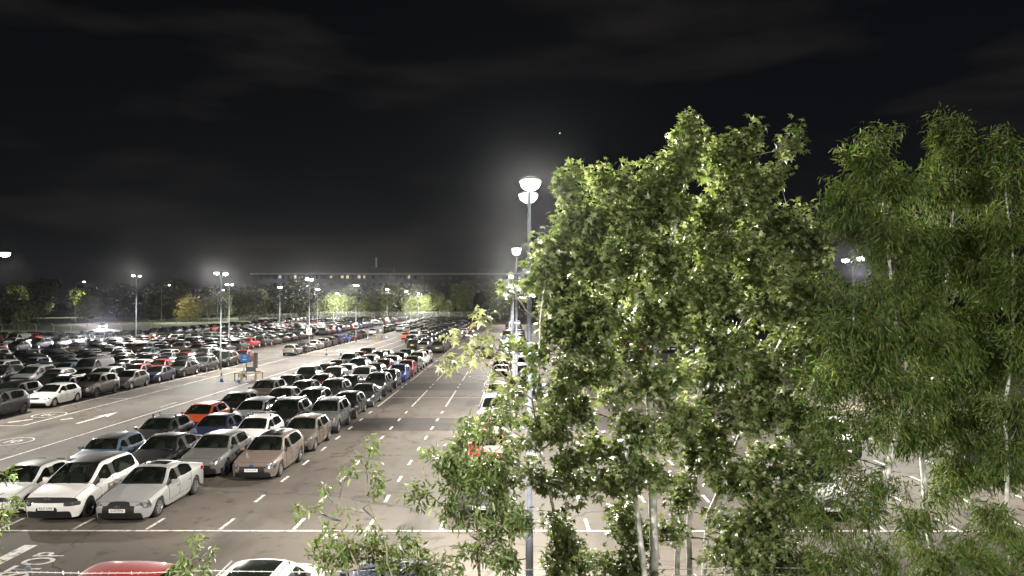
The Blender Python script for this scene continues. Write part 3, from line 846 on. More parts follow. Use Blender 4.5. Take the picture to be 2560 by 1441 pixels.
# ------------------------------------------------------------------ lamp posts
def lantern_meshes():
    n, m = 14, 5
    def dome(rx, ry, rz, sgn, z0):
        v, f = [], []
        for i in range(m + 1):
            a = math.pi / 2 * i / m
            for j in range(n):
                b = 2 * math.pi * j / n
                v.append((rx * math.cos(a) * math.cos(b), ry * math.cos(a) * math.sin(b), z0 + sgn * rz * math.sin(a)))
        for i in range(m):
            for j in range(n):
                q = (i * n + j, i * n + (j + 1) % n, (i + 1) * n + (j + 1) % n, (i + 1) * n + j)
                f.append(q if sgn > 0 else q[::-1])
        return v, f
    v, f = dome(.27, .42, .11, 1, .0); v2, f2 = dome(.285, .435, .02, -1, .0)
    n0 = len(v); house = mesh('lamp_head', v + v2, f + [tuple(n0 + i for i in q) for q in f2], LAMPBODY, None, True)
    v, f = dome(.245, .36, .21, -1, -.022)
    lens = mesh('lens', v, f, LENS, None, True)
    return house, lens
HOUSE, LENSM = lantern_meshes()
def lamp_post(x, y, H=10.2, arms=(90, -90), label='', reach=1.15, power=1.0, sign=None, group='car park lamp posts'):
    root = add('lamp_post', None, None, (x, y, 0), None, label, 'lamp post', group)
    b = MB(); b.tube([(0, 0, 0), (0, 0, 1.3), (0, 0, 1.32), (0, 0, H - 1.5)], [.10, .10, .08, .055], 12)
    add('pole', b.me('pole', STEEL, True), root)
    b = MB(); b.tube([(0, 0, -.01), (0, 0, .05)], .19, 12); add('base_collar', b.me('base_collar', STEEL), root)
    for a in arms:
        ca, sa = math.cos(R(a)), math.sin(R(a))
        pts = []
        for i in range(9):
            t = math.pi / 2 * i / 8
            r = reach - .35; pts.append((ca * r * (1 - math.cos(t)), sa * r * (1 - math.cos(t)), H - 1.5 + 1.42 * math.sin(t)))
        b = MB(); b.tube(pts, .042, 8); add('arm', b.me('arm', STEEL, True), root)
        h = add('lamp_head', HOUSE, root, (ca * reach, sa * reach, H - .06), (0, 0, R(a - 90)))
        add('lens', LENSM, h)
        l = bpy.data.lights.new('lantern_light', 'SPOT'); l.energy = LAMP_W * power; l.color = LAMP_COL; l.shadow_soft_size = .14
        l.spot_size = R(136); l.spot_blend = .5
        lo = add('lantern_light', l, h, (0, .12, -.36), (R(46), 0, 0))
    if sign:
        sz, shape = sign
        b = MB()
        if shape == 'board': b.box((0, -.11, sz), (.75, .03, .95))
        else:
            b.box((0, -.11, sz), (.9, .03, .5)); b.tube([(0, -.095, sz + .25), (0, -.125, sz + .25)], .45, 16)
        add('sign_board', b.me('sign_board', PLATE_W), root)
        b = MB()
        if shape == 'board': b.box((0, -.128, sz + .12), (.34, .005, .07)); b.box((-.13, -.128, sz), (.07, .005, .34)); b.box((.02, -.128, sz - .1), (.3, .005, .05))
        else: b.box((0, -.128, sz), (.6, .005, .08)); b.box((0, -.142, sz + .3), (.3, .005, .06))
        add('sign_print', b.me('sign_print', PLATE_INK), root)
    return root
lamp_post(.42, 19.6, 10.2, label='tall grey lamp post closest to the camera, half hidden by maple leaves')
lamp_post(.19, 44, 10.25, label='second tall lamp post behind the one beside the maple')
lamp_post(-.22, 88, 10.2, label='third lamp post in the line behind the maple')
lamp_post(-.1, 121, 10.2, label='fourth lamp post in the line behind the maple')
lamp_post(.0, 165, 10.2, label='fifth lamp post in the line behind the maple')
lamp_post(.1, 222, 10.2, label='sixth and farthest lamp post in the line behind the maple')
lamp_post(-32.35, 46, 10.2, arms=(0, 180), power=.6, label='lamp post at the picture edge with one lantern showing above the cars')
lamp_post(-30.6, 78.7, 10.2, label='twin lamp post standing beside the black off-roader and blue sign island', power=1.0)
lamp_post(-28.9, 106.6, 10.4, sign=(2.9, 'board'), label='twin lamp post with square white sign near the silver hatchback')
lamp_post(-27.8, 133, 10.1, sign=(2.7, 'arch'), label='twin lamp post carrying a white arched sign')
lamp_post(-31, 185, 10.2, sign=(2.7, 'board'), label='slim twin lamp post with a small white sign, deep in the car park')
lamp_post(-32.6, 229, 10.2, label='slim twin lamp post in front of the pale lit trees')
lamp_post(-66.7, 133, 11.8, label='twin lamp post rising from the dense rows of cars, round tree behind')
lamp_post(-49.5, 131, 10.2, label='lamp post just behind the twin one by the blue sign island')
lamp_post(-59, 190, 10.8, label='twin lamp post in front of the bright small-leaved tree')
lamp_post(-52, 200, 10.4, label='lamp post close behind the one with the square white sign')
lamp_post(-138, 237, 13.4, arms=(0,), reach=2.6, power=1.6, label='single-arm road lamp beside the entrance road', group='road lamps')
lamp_post(-117, 250, 12.6, arms=(0,), reach=2.6, power=1.6, label='single-arm road lamp in front of the round yellow-green tree', group='road lamps')
lamp_post(-103, 262, 11.2, arms=(0,), reach=2.0, label='thin road lamp seen behind the tall twin lamp post', group='road lamps')
lamp_post(-204, 330, 10.6, arms=(180,), reach=2.6, label='distant road lamp farthest up the grassy bank', group='road lamps', power=2.6)
lamp_post(-183, 330, 10.8, arms=(180,), reach=2.6, label='distant road lamp at the end of the entrance road', group='road lamps', power=2.6)
lamp_post(-172, 336, 10.6, arms=(180,), reach=2.0, label='distant road lamp among the tree tops near the round tree', group='road lamps', power=2.6)
lamp_post(-111, 322, 11.5, arms=(-90,), reach=2.0, label='lamp shining out of the small-leaved tree crown', group='road lamps', power=2.6)
lamp_post(23.5, 52, 10.2, label='lamp post showing in the gap between maple and willow')
lamp_post(-36, 286, 10.2, label='farthest slim lamp post by the back fence', power=2.3); lamp_post(-67, 286, 10.2, label='thin lamp post before the broad lit tree at the back', power=2.3)
lamp_post(9.5, -2.5, 10.2, label='added lamp post standing unseen behind the viewer', power=.32)  # this post and the next are added, unseen, to light trunks and foreground
lamp_post(-8.5, -1.5, 10.2, label='added lamp post standing unseen behind the viewer, coupe side', power=1.25)
lamp_post(-118, 148, 10.5, label='added lamp post out of view, lighting the outer fence and grass', power=3.0)  # unseen post added to brighten the grass and fence
lamp_post(23.8, 21, 10.2, label='lamp post of the willow row standing out of view')
lamp_post(-31.8, 16, 10.2, label='lamp post of the outer row standing out of view')

# ------------------------------------------------------------------ parked cars
ORD = 'first second third fourth fifth sixth seventh eighth ninth tenth eleventh twelfth thirteenth fourteenth fifteenth sixteenth seventeenth eighteenth nineteenth twentieth'.split()
TENS = {2: 'twenty', 3: 'thirty', 4: 'forty'}
def ordn(i):
    if i < 20: return ORD[i]
    t, u = divmod(i + 1, 10)
    return {2: 'twentieth', 3: 'thirtieth', 4: 'fortieth'}[t] if u == 0 else TENS[t] + '-' + ORD[u - 1]
NOUN = {'hatch': 'hatchback', 'supermini': 'small hatchback', 'mini': 'compact car', 'saloon': 'saloon', 'coupe': 'coupe', 'estate': 'estate', 'suv': 'off-roader', 'crossover': 'crossover', 'mpv': 'people carrier', 'van': 'panel van'}
PLACED = []       # (typ, colour, x, ymid, rz, label, group, opts, weight)
crng = random.Random(11)
TYPW = [('hatch', 24), ('supermini', 15), ('saloon', 14), ('estate', 8), ('suv', 16), ('crossover', 12), ('mpv', 6), ('coupe', 3), ('van', 1), ('mini', 3)]
COLW = [('black', 30), ('charcoal', 22), ('dark grey', 13), ('grey', 7), ('silver', 8), ('white', 9), ('off white', 2), ('red', 4), ('dark red', 2), ('blue', 2), ('navy', 5), ('orange', 1.2), ('light blue', 1), ('brown', 1.5), ('tan grey', 1.5)]
def pick(tab):
    t = crng.random() * sum(w for _, w in tab)
    for k, w in tab:
        t -= w
        if t <= 0: return k
    return tab[0][0]

def column(x, y0, y1, where, explicit=(), rz=0.0, skip=0.0, first=0, group='cars parked in the block columns', mixed=False, gaps=()):
    """cars bumper to bumper from y0 to y1; EXPLICIT: (typ, colour, front y, label, opts) for the nearest"""
    i = first; y = y0
    for (typ, c, yf, label, opts) in explicit:
        L = TYPES[typ]['L']
        PLACED.append((typ, c, x + crng.uniform(-.06, .06), yf + L / 2, rz + crng.uniform(-.012, .012), label, group, opts)); y = yf + L; i += 1
    y += crng.uniform(.35, .6) if explicit else 0
    while True:
        typ, c = pick(TYPW), pick(COLW)
        L = TYPES[typ]['L']
        if y + L > y1: break
        g = next((g for g in gaps if y + L > g[0] and y < g[1]), None)
        if g: y = g[1]; continue
        if crng.random() >= skip:
            r = rz + (math.pi if mixed and crng.random() < .5 else 0)
            face = 'tail towards the camera, ' if abs(r) > 1 else ''
            cname = {'off white': 'cream', 'tan grey': 'beige grey'}.get(c, c)
            opts = []
            if typ in ('suv', 'estate') and crng.random() < .5: opts.append('rails')
            if crng.random() < .12: opts.append('sunroof')
            if crng.random() < .2: opts.append('aerial')
            PLACED.append((typ, c, x + crng.uniform(-.12, .12), y + L / 2, r + crng.uniform(-.018, .018), f'{cname} {NOUN[typ]}, {ordn(i)} car back in {where}', group, tuple(opts)))
        i += 1
        y += L + crng.uniform(.3, .75)

GM = 'cars in the four-column block beside the empty bays'
column(-10.42, 30, 93, 'the column bordering the empty bays', [
    ('estate', 'bronze', 30.0, 'bronze estate with panoramic roof at the corner of the block', ('pano', 'plate=DH18 EVE', 'wheel1', 'oval')),
    ('hatch', 'tan grey', 35.4, 'beige grey hatchback parked right behind the bronze estate', ('wheel1',)),
    ('suv', 'grey', 40.2, 'grey off-roader with roof rails, third along the empty bays', ('rails', 'wheel0')),
    ('hatch', 'black', 45.3, 'black hatchback right behind the grey off-roader with rails', ('wheel0',)),
    ('saloon', 'charcoal', 50.2, 'charcoal saloon fifth along the edge of the empty bays', ()),
    ('suv', 'charcoal', 55.8, 'charcoal off-roader sixth along the edge of the empty bays', ('wheel3',)),
    ('hatch', 'black', 61.0, 'black hatchback between the charcoal off-roader and the blue hatchback', ()),
    ('hatch', 'blue', 66.0, 'blue hatchback just in front of the bright red one', ()),
    ('supermini', 'red', 70.9, 'bright red small hatchback behind the blue hatchback', ()),
    ('crossover', 'grey', 75.4, 'grey crossover between the red hatchback and the white off-roader', ()),
    ('suv', 'white', 80.2, 'white off-roader with dark sunroof near the end of the block', ('sunroof',)),
    ('crossover', 'white', 85.4, 'white crossover, last car in the column by the empty bays', ()),
    ], group=GM)
column(-12.74, 24, 93, 'the second column from the empty bays', [
    ('saloon', 'silver', 24.3, 'silver saloon with large black grille and sunroof in the front row', ('sunroof', 'plate=G14 DYN', 'wheel1', 'ellipse', 'wide_grille')),
    ('crossover', 'grey', 30.3, 'grey crossover with round headlights behind the silver saloon', ('wheel3',)),
    ('supermini', 'white', 35.5, 'white small hatchback with roof bars, third behind the silver saloon', ('bars', 'wheel3')),
    ('suv', 'black', 40.3, 'black off-roader with roof rails behind the white roof-bar hatchback', ('rails',)),
    ('mpv', 'black', 45.6, 'black people carrier behind the railed black off-roader', ()),
    ('suv', 'charcoal', 51.0, 'charcoal off-roader behind the black people carrier', ()),
    ('saloon', 'black', 56.2, 'long black saloon in front of the cream people carrier', ()),
    ('mpv', 'off white', 61.9, 'cream people carrier in the middle of the dark block', ()),
    ('hatch', 'black', 67.2, 'black hatchback behind the cream people carrier', ()),
    ('supermini', 'dark red', 72.2, 'dark red small hatchback inside the block near the bright red one', ()),
    ('hatch', 'white', 76.9, 'white hatchback inside the block beside the grey crossover', ()),
    ], group=GM)
column(-15.06, 24, 93, 'the third column from the empty bays', [
    ('mpv', 'white', 24.3, 'white people carrier with black glass roof in the front row', ('roof=black', 'plate=RX17 UYK', 'wheel3', 'chevron')),
    ('saloon', 'black', 30.2, 'black saloon parked right behind the white people carrier', ('wheel1',)),
    ('saloon', 'navy', 36.0, 'navy saloon third in line behind the white people carrier', ()),
    ('estate', 'silver', 41.6, 'silver estate beside the orange hatchback', ()),
    ('crossover', 'charcoal', 47.2, 'charcoal crossover behind the silver estate', ()),
    ('hatch', 'black', 52.1, 'black hatchback sixth behind the white people carrier', ()),
    ('supermini', 'dark red', 57.0, 'dark red small hatchback between black cars, third column of the block', ()),
    ], group=GM)
column(-17.4, 24, 93, 'the column bordering the lane with arrows', [
    ('coupe', 'white', 24.8, 'white coupe with grey roof at the picture edge, beside the white people carrier', ('wheel3', 'roof=grey')),
    ('mini', 'light blue', 30.4, 'light blue compact car with black roof and aerial', ('roof=black', 'aerial', 'wheel3')),
    ('hatch', 'charcoal', 35.2, 'charcoal hatchback with roof bars behind the light blue compact car', ('bars',)),
    ('hatch', 'orange', 40.1, 'orange hatchback parked in the block beside the arrow lane', ()),
    ('saloon', 'black', 45.2, 'black saloon right behind the orange hatchback', ()),
    ('suv', 'tan grey', 50.9, 'beige off-roader beside the lane, second behind the orange hatchback', ('aerial',)),
    ('hatch', 'charcoal', 56.2, 'charcoal hatchback beside the lane level with the round rail island', ()),
    ('suv', 'black', 61.3, 'black off-roader with pale roof edge beside the second lane arrow', ('rails',)),
    ], group=GM)
GL = 'cars in the wide block beyond the arrow lane'
column(-31.95, 44, 93, 'the column across the arrow lane', [
    ('suv', 'black', 44.3, 'black off-roader at the picture edge in front of the white hatchback', ('wheel3',)),
    ('hatch', 'white', 50.2, 'white hatchback at the front of the far-side column, clean and bright', ('wheel2',)),
    ('suv', 'tan grey', 55.2, 'beige grey off-roader behind the white front hatchback', ('wheel3',)),
    ('hatch', 'grey', 60.4, 'grey hatchback third behind the white front hatchback', ()),
    ('coupe', 'navy', 65.4, 'navy blue coupe with bright wheels beside the arrow lane', ('wheel0',)),
    ('estate', 'black', 70.2, 'black estate behind the navy blue coupe', ('wheel0',)),
    ('hatch', 'dark grey', 75.6, 'dark grey hatchback beside the twin lamp post base', ('wheel0',)),
    ('suv', 'black', 81.0, 'black off-roader just behind the twin lamp post', ('rails',)),
    ('saloon', 'red', 86.6, 'red saloon at the lane end behind the black off-roader', ()),
    ], group=GL)
column(-34.3, 48, 93, 'the second column past the arrow lane', [
    ('suv', 'black', 49.4, 'black off-roader with chrome side vents next to the white front hatchback', ('wheel3',)),
    ('estate', 'charcoal', 55.0, 'charcoal estate with silver rails next to the beige grey off-roader', ('rails',)),
    ('mpv', 'silver', 61.0, 'silver people carrier next to the grey hatchback', ()),
    ('hatch', 'red', 66.4, 'red hatchback next to the navy blue coupe', ()),
    ], group=GL)
column(-36.6, 52, 93, 'the third column past the arrow lane', [
    ('hatch', 'charcoal', 57.5, 'charcoal hatchback with chrome window line in the third far column', ()),
    ('supermini', 'grey', 62.6, 'grey small hatchback in the third far column beside the silver carrier', ()),
    ], group=GL)
column(-38.95, 57, 93, 'the fourth column past the arrow lane', [
    ('hatch', 'white', 62.0, 'white hatchback just in front of the dark panel van', ()),
    ('van', 'dark grey', 67.2, 'tall dark grey panel van among the far-side cars', ('wheel3',)),
    ('coupe', 'white', 73.2, 'white coupe right behind the dark grey panel van', ()),
    ], group=GL)
column(-41.3, 61, 93, 'the fifth column past the arrow lane', [
    ('mpv', 'silver', 62.5, 'large silver people carrier at the picture edge beyond the lane', ('rails',)),
    ], group=GL)
for k in range(9):
    column(-43.6 - 2.33 * k, 62 + 3.2 * k, 93, f'the {ordn(5 + k)} column past the arrow lane', group=GL)
GF = 'cars in the far half of the car park'
column(-29.5, 98.6, 280, 'the lone column behind the cross lane', [
    ('hatch', 'silver', 98.8, 'silver hatchback seen from behind at the head of the lone column', ('wheel1',)),
    ('saloon', 'charcoal', 103.6, 'charcoal saloon right in front of the silver rear-facing hatchback', ()),
    ('saloon', 'silver', 109.4, 'silver saloon third in the lone column behind the cross lane', ()),
    ('hatch', 'brown', 115.0, 'brown hatchback fourth in the lone column behind the cross lane', ()),
    ], rz=math.pi, group=GF, gaps=((150, 157), (212, 219)))
for k in range(10):
    column(-40.0 - 2.33 * k, 98 + (k % 3), 284, f'the {ordn(k)} far column past the cross lane', rz=math.pi if k % 2 == 0 else 0, group=GF, gaps=((150, 157), (212, 219)), mixed=False)
for k in range(6):
    column(-71.5 - 2.33 * k, 96, 282 if k < 3 else 145, f'the {ordn(k)} column beyond the driving car', rz=0, group=GF, gaps=((150, 157), (212, 219)))
for k in range(5):
    column(-85.6 - 2.33 * k, 108, 144, f'the {ordn(k)} column nearest the grass fence', rz=0, group=GF)
for k, y0 in enumerate((103.2, 106, 112, 126, 140, 166, 170, 176)):
    ex = [('suv', 'charcoal', 103.2, 'charcoal off-roader with yellow rear plate heading the far half block', ())] if k == 0 else [('hatch', 'orange', 138, 'orange hatchback seen from behind at the corner of the far half', ())] if k == 4 else []
    column(-10.42 - 2.32 * k, y0, 284, f'the {ordn(k)} far column in line with the bays', ex, rz=math.pi, group=GF, gaps=((214, 221),))
GR = 'cars in the columns behind the maple'
column(-1.1, 24.5, 96, 'the column standing before the lamp post line', [
    ('hatch', 'dark grey', 24.6, 'dark grey hatchback in the front row behind the leafy maple branches', ()),
    ('supermini', 'red', 31.3, 'red small hatchback with pale bonnet edge behind maple leaves', ()),
    ('saloon', 'silver', 36.0, 'silver saloon right behind the red hatchback near the lamp post', ()),
    ('suv', 'silver', 41.6, 'silver off-roader second behind the red hatchback near the lamp post', ()),
    ('hatch', 'silver', 50.5, 'silver hatchback with dark windscreen at the far edge of the dashes', ()),
    ('hatch', 'white', 60.5, 'white hatchback in the column before the lamp post line', ()),
    ('saloon', 'white', 66.0, 'white saloon behind the white hatchback near the lamp post line', ()),
    ], group=GR, skip=.25)
column(-1.1, 106, 284, 'the long far column before the lamp posts', group=GR, gaps=((214, 221),))
column(1.25, 52, 284, 'the column just past the lamp post line', group=GR, skip=.3, gaps=((96, 104), (214, 221)))
column(-5.7, 112, 117, 'the empty bays far off', [('saloon', 'off white', 113, 'cream saloon driving away along the empty bays', ())], rz=math.pi, group=GR)
column(-3.4, 94, 98.5, 'the empty bays', [('hatch', 'dark grey', 93.5, 'dark grey hatchback alone in the far empty bays', ())], rz=math.pi, group=GR)
for k in range(8):
    column(8.2 + 2.33 * k, 104, 230, f'the {ordn(k)} far column behind the trees', group=GR, skip=.15)
for typ, c, x, yf, lab, o_ in (
    ('saloon', 'silver', 10.4, 24.5, 'silver saloon in the front row behind the maple, dark bumper', ()),
    ('suv', 'black', 14.6, 33.2, 'black off-roader behind leaves between maple and willow', ()),
    ('hatch', 'charcoal', 16.9, 39.6, 'charcoal hatchback with spoked wheels behind the maple foliage', ('wheel2',)),
    ('hatch', 'white', 15.3, 56.5, 'white hatchback glimpsed through the maple crown', ()),
    ('saloon', 'white', 18.4, 56, 'white saloon glimpsed beside the white hatchback through the maple', ()),
    ('hatch', 'navy', 20.6, 29.5, 'navy hatchback behind the willow at the picture edge', ())):
    PLACED.append((typ, c, x, yf + TYPES[typ]['L'] / 2, crng.uniform(-.02, .02), lab, 'cars glimpsed through the trees', o_))
# the near row by the barbed wire
PLACED.append(('crossover', 'dark red', -8.9, 16.1, R(-90), 'red car with only its roof showing above the barbed wire', 'cars along the barbed wire fence', ()))
PLACED.append(('suv', 'off white', -5.35, 16.0, math.pi, 'pale silver car with black glass roof behind the barbed wire', 'cars along the barbed wire fence', ('pano', 'rails')))
PLACED.append(('saloon', 'navy', -2.85, 16.7, math.pi, 'dark navy car half hidden by saplings at the fence', 'cars along the barbed wire fence', ()))
# two cars on the move with their headlights lit
PLACED.append(('hatch', 'charcoal', -70.2, 128, R(12), 'dark hatchback driving between the rows with headlights lit', 'moving cars', ('lit',)))
PLACED.append(('hatch', 'silver', -107, 196, R(28.6), 'car arriving on the entrance road with dazzling headlights', 'moving cars', ('lit',)))

vis = []
for c in PLACED:
    x, y = c[2], c[3]
    px, hwp = VPX + FPX * x / y, FPX * 2.6 / y
    if -hwp < px < 2560 + hwp: vis.append((y, c))
vis.sort(key=lambda a: a[0])
IND = 292
lit = [c for y, c in vis if 'lit' in c[7]]
indiv = [c for y, c in vis[:IND] if 'lit' not in c[7]] + lit
restc = [c for y, c in vis[IND:] if 'lit' not in c[7]]
near_obj = {}
for c in indiv:
    typ, colr, x, y, rz, label, group, opts = c
    d = math.hypot(x * .35, y)
    lod = 0 if d < 60 else 1 if d < 125 else 2
    if 'lit' in opts: lod = 1
    near_obj[label] = place_car(typ, colr, x, y, rz, lod, label, group, opts)

# all the cars beyond those, too small to pick apart
def m_farpaint():
    def f(m, n, out):
        b = pbsdf(n, out, (.1, .1, .1), .42, .0, .45, .25)
        at = n.nodes.new('ShaderNodeVertexColor'); at.layer_name = 'car_colour'
        n.links.new(at.outputs['Color'], b.inputs['Base Color'])
    return mat('far_car_paint', f)
FARP = m_farpaint()
MI_PAINT = [i for i, t in enumerate(TAGS) if TAGMAT[t] is PAINT]
def join_cars(cars):
    vs, fs, mi, cols = [], [], [], []
    cache = {}
    off = 0
    for typ, colr, x, y, rz, *_ in cars:
        if typ not in cache:
            m = CAR[typ]['stub']
            co = np.empty(len(m.vertices) * 3); m.vertices.foreach_get('co', co)
            cache[typ] = (co.reshape(-1, 3), [tuple(q.vertices) for q in m.polygons], [q.material_index for q in m.polygons])
        co, f, q = cache[typ]
        ca, sa = math.cos(rz), math.sin(rz)
        w = np.column_stack([co[:, 0] * ca - co[:, 1] * sa + x, co[:, 0] * sa + co[:, 1] * ca + y, co[:, 2]])
        vs.append(w); fs += [tuple(i + off for i in g) for g in f]; mi += q; cols += [PAINTCOL[colr]] * len(co); off += len(co)
    vs = np.vstack(vs)
    mats = [FARP if (i < len(TAGS) and i in MI_PAINT) else (TAGMAT[TAGS[i]] if i < len(TAGS) else RUBBER) for i in range(len(TAGS) + 1)]
    me = mesh('distant_cars', vs.tolist(), fs, mats, mi, True)
    ca = me.color_attributes.new('car_colour', 'FLOAT_COLOR', 'POINT')
    arr = np.ones((len(cols), 4), 'f'); arr[:, :3] = cols
    ca.data.foreach_set('color', arr.ravel())
    return add('distant_parked_cars', me, None, label='distant parked cars packed in rows up to the back fence', cat='cars', kind='stuff')
if restc: join_cars(restc)
print('cars', len(indiv), len(restc))

# emblems on the three nearest fronts
def emblem(car, kind):
    if car not in near_obj: return
    root = near_obj[car]; typ = next(c[0] for c in PLACED if c[5] == car); p = TYPES[typ]; yf = -p['L'] / 2
    b = MB()
    if kind == 'chevron':
        for dz in (0, .05):
            for sx in (1, -1):
                b._add([(0, yf + .035, p['hf'] - .06 + dz + .055), (sx * .11, yf + .045, p['hf'] - .06 + dz), (sx * .11, yf + .045, p['hf'] - .085 + dz), (0, yf + .035, p['hf'] - .085 + dz + .055)], [(0, 1, 2, 3)])
        add('emblem', b.me('emblem', CHROME), root)
    elif kind == 'ellipse':
        n = 20; z0 = p['hf'] - .17
        v, f = [], []
        for j in range(n):
            a = 2 * math.pi * j / n
            v += [(.095 * math.cos(a), yf - .02, z0 + .068 * math.sin(a)), (.08 * math.cos(a), yf - .02, z0 + .054 * math.sin(a))]
        for j in range(n): k = (j + 1) % n; f.append((2 * j, 2 * k, 2 * k + 1, 2 * j + 1))
        b._add(v, f)
        b._add([(.005, yf - .021, z0 + .05), (-.03, yf - .021, z0 - .03), (.06, yf - .021, z0 - .03), (.055, yf - .021, z0 - .016), (-.006, yf - .021, z0 - .016), (.024, yf - .021, z0 + .05)], [(0, 1, 4, 5), (1, 2, 3, 4)])
        add('emblem', b.me('emblem', CHROME), root)
    else:
        n = 20; z0 = p['hf'] - .10
        b._add([(.09 * math.cos(2 * math.pi * j / n), yf - .004 + .03, z0 + .04 * math.sin(2 * math.pi * j / n)) for j in range(n)], [tuple(range(n))])
        add('emblem', b.me('emblem', plain('emblem_blue', (.02, .06, .25), .3)), root)
emblem('white people carrier with black glass roof in the front row', 'chevron')
emblem('silver saloon with large black grille and sunroof in the front row', 'ellipse')
emblem('bronze estate with panoramic roof at the corner of the block', 'oval')

# ------------------------------------------------------------------ islands, cones, boards
BLUE = plain('blue_sign', (.03, .22, .62), .4)
TIMBER = plain('pale_timber', (.42, .33, .17), .7, var=.3)
CONEB = plain('cone_blue', (.03, .12, .30), .5)
WHITE = plain('white_band', (.7, .7, .7), .5)
CONC = plain('concrete', (.22, .20, .17), .85, var=.25, scale=3)
def island(x, y, label, lab2, lab3, sign=True):
    r = add('round_rail', None, None, (x, y, 0), None, label, 'railing', 'round timber rails on the lane islands')
    b = MB(); b.lathe([(1.28, .66), (1.28, .74), (1.12, .74), (1.12, .66)], 28, close=True); add('rail', b.me('rail', TIMBER), r)
    for k in range(6):
        a = k * math.pi / 3 + .3; b = MB(); b.box((1.2 * math.cos(a), 1.2 * math.sin(a), .33), (.1, .1, .66), rz=a); add('post', b.me('post', TIMBER), r)
    s_ = add('information_sign', None, None, (x + .1, y, 0), None, lab2, 'sign')
    for dx in (-.32, .5):
        b = MB(); b.tube([(dx, 0, 0), (dx, 0, 2.5)], .04, 8); add('post', b.me('post', STEEL), s_)
    b = MB(); b.box((-.42, -.09, 2.0), (.86, .03, .74)); add('panel', b.me('panel', BLUE if sign else STEEL), s_)
    if sign:
        b = MB(); b.box((-.42, -.108, 2.2), (.42, .004, .045)); b.box((-.42, -.108, 2.08), (.22, .004, .04)); b.box((-.40, -.108, 1.88), (.3, .004, .07))
        b._add([(-.66, -.108, 1.88), (-.52, -.108, 1.98), (-.52, -.108, 1.78)], [(0, 1, 2)]); add('sign_print', b.me('sign_print', WHITE), s_)
    b = MB(); b.box((.48, .09, 1.8), (.42, .05, 1.4)); add('board', b.me('board', CONC), s_)
    b = MB(); b.box((.1, .05, 1.0), (.75, .35, .45)); add('cabinet', b.me('cabinet', STEEL), s_)
    add('island_slab', mesh('island_slab', [(x + 1.7 * math.cos(j * math.pi / 10), y + 1.9 * math.sin(j * math.pi / 10), .014) for j in range(20)], [tuple(range(20))], CONC), park)
island(-24.1, 68.6, 'round pale timber rail circling the blue sign in the lane', 'blue sign on posts with grey board inside the round rail', '')
island(-26.0, 146, 'farther round timber rail around the grey cabinet', 'grey board on posts inside the farther round rail', '', False)
def cone_mesh():
    b = MB(); b.box((0, 0, .02), (.36, .36, .04)); b.lathe([(.14, .04), (.115, .22)], 12, mi=0); b.lathe([(.115, .22), (.075, .48)], 12, mi=1); b.lathe([(.075, .48), (.028, .78), (.001, .79)], 12, mi=0)
    return b
c0 = cone_mesh()
def cone(x, y, label):
    r = add('traffic_cone', None, None, (x, y, .012), (0, 0, crng.uniform(0, 1)), label, 'cone', 'blue cones round the islands')
    b = MB(); b.box((0, 0, .02), (.36, .36, .04)); add('base', b.me('base', CONEB), r)
    b = MB(); b.lathe([(.14, .04), (.028, .79), (.001, .80)], 14); add('cone_body', b.me('cone_body', CONEB, True), r)
    b = MB(); b.lathe([(.117, .25), (.08, .50)], 14); add('sleeve', b.me('sleeve', WHITE, True), r)
cone(-26.1, 67.4, 'blue cone on the lane line ahead of the round rail')
cone(-25.6, 71.6, 'blue cone just behind the round rail near the lamp post')
cone(-24.15, 66.3, 'blue cone right in front of the round rail')
cone(-24.9, 100.3, 'blue cone alone on the cross lane hatching')
cone(-23.0, 100.5, 'blue cone beside the hatching, nearer the parked block')
cone(-26.9, 139, 'tiny blue cone ahead of the farther round rail')
cone(-23.7, 141, 'tiny blue cone beside the farther round rail')
# the waiting board by the farther island and a green sign at the lamp line
sg = add('green_sign', None, None, (.05, 99, 0), None, 'small green sign on a post in the lamp post line', 'sign')
b = MB(); b.tube([(0, 0, 0), (0, 0, 2.6)], .035, 8); add('post', b.me('post', STEEL), sg)
b = MB(); b.box((0, -.06, 2.3), (.9, .03, .5)); add('panel', b.me('panel', plain('green_sign', (.03, .22, .14), .5)), sg)
rs = add('round_sign', None, None, (-172, 292, 0), None, 'small round white sign on a post beside the entrance road', 'sign')
b = MB(); b.tube([(0, 0, 0), (0, 0, 5.4)], .08, 6); add('post', b.me('post', STEEL), rs)
b = MB(); b.tube([(0, -.08, 5.4), (0, -.14, 5.4)], .75, 18); add('panel', b.me('panel', PLATE_W), rs)

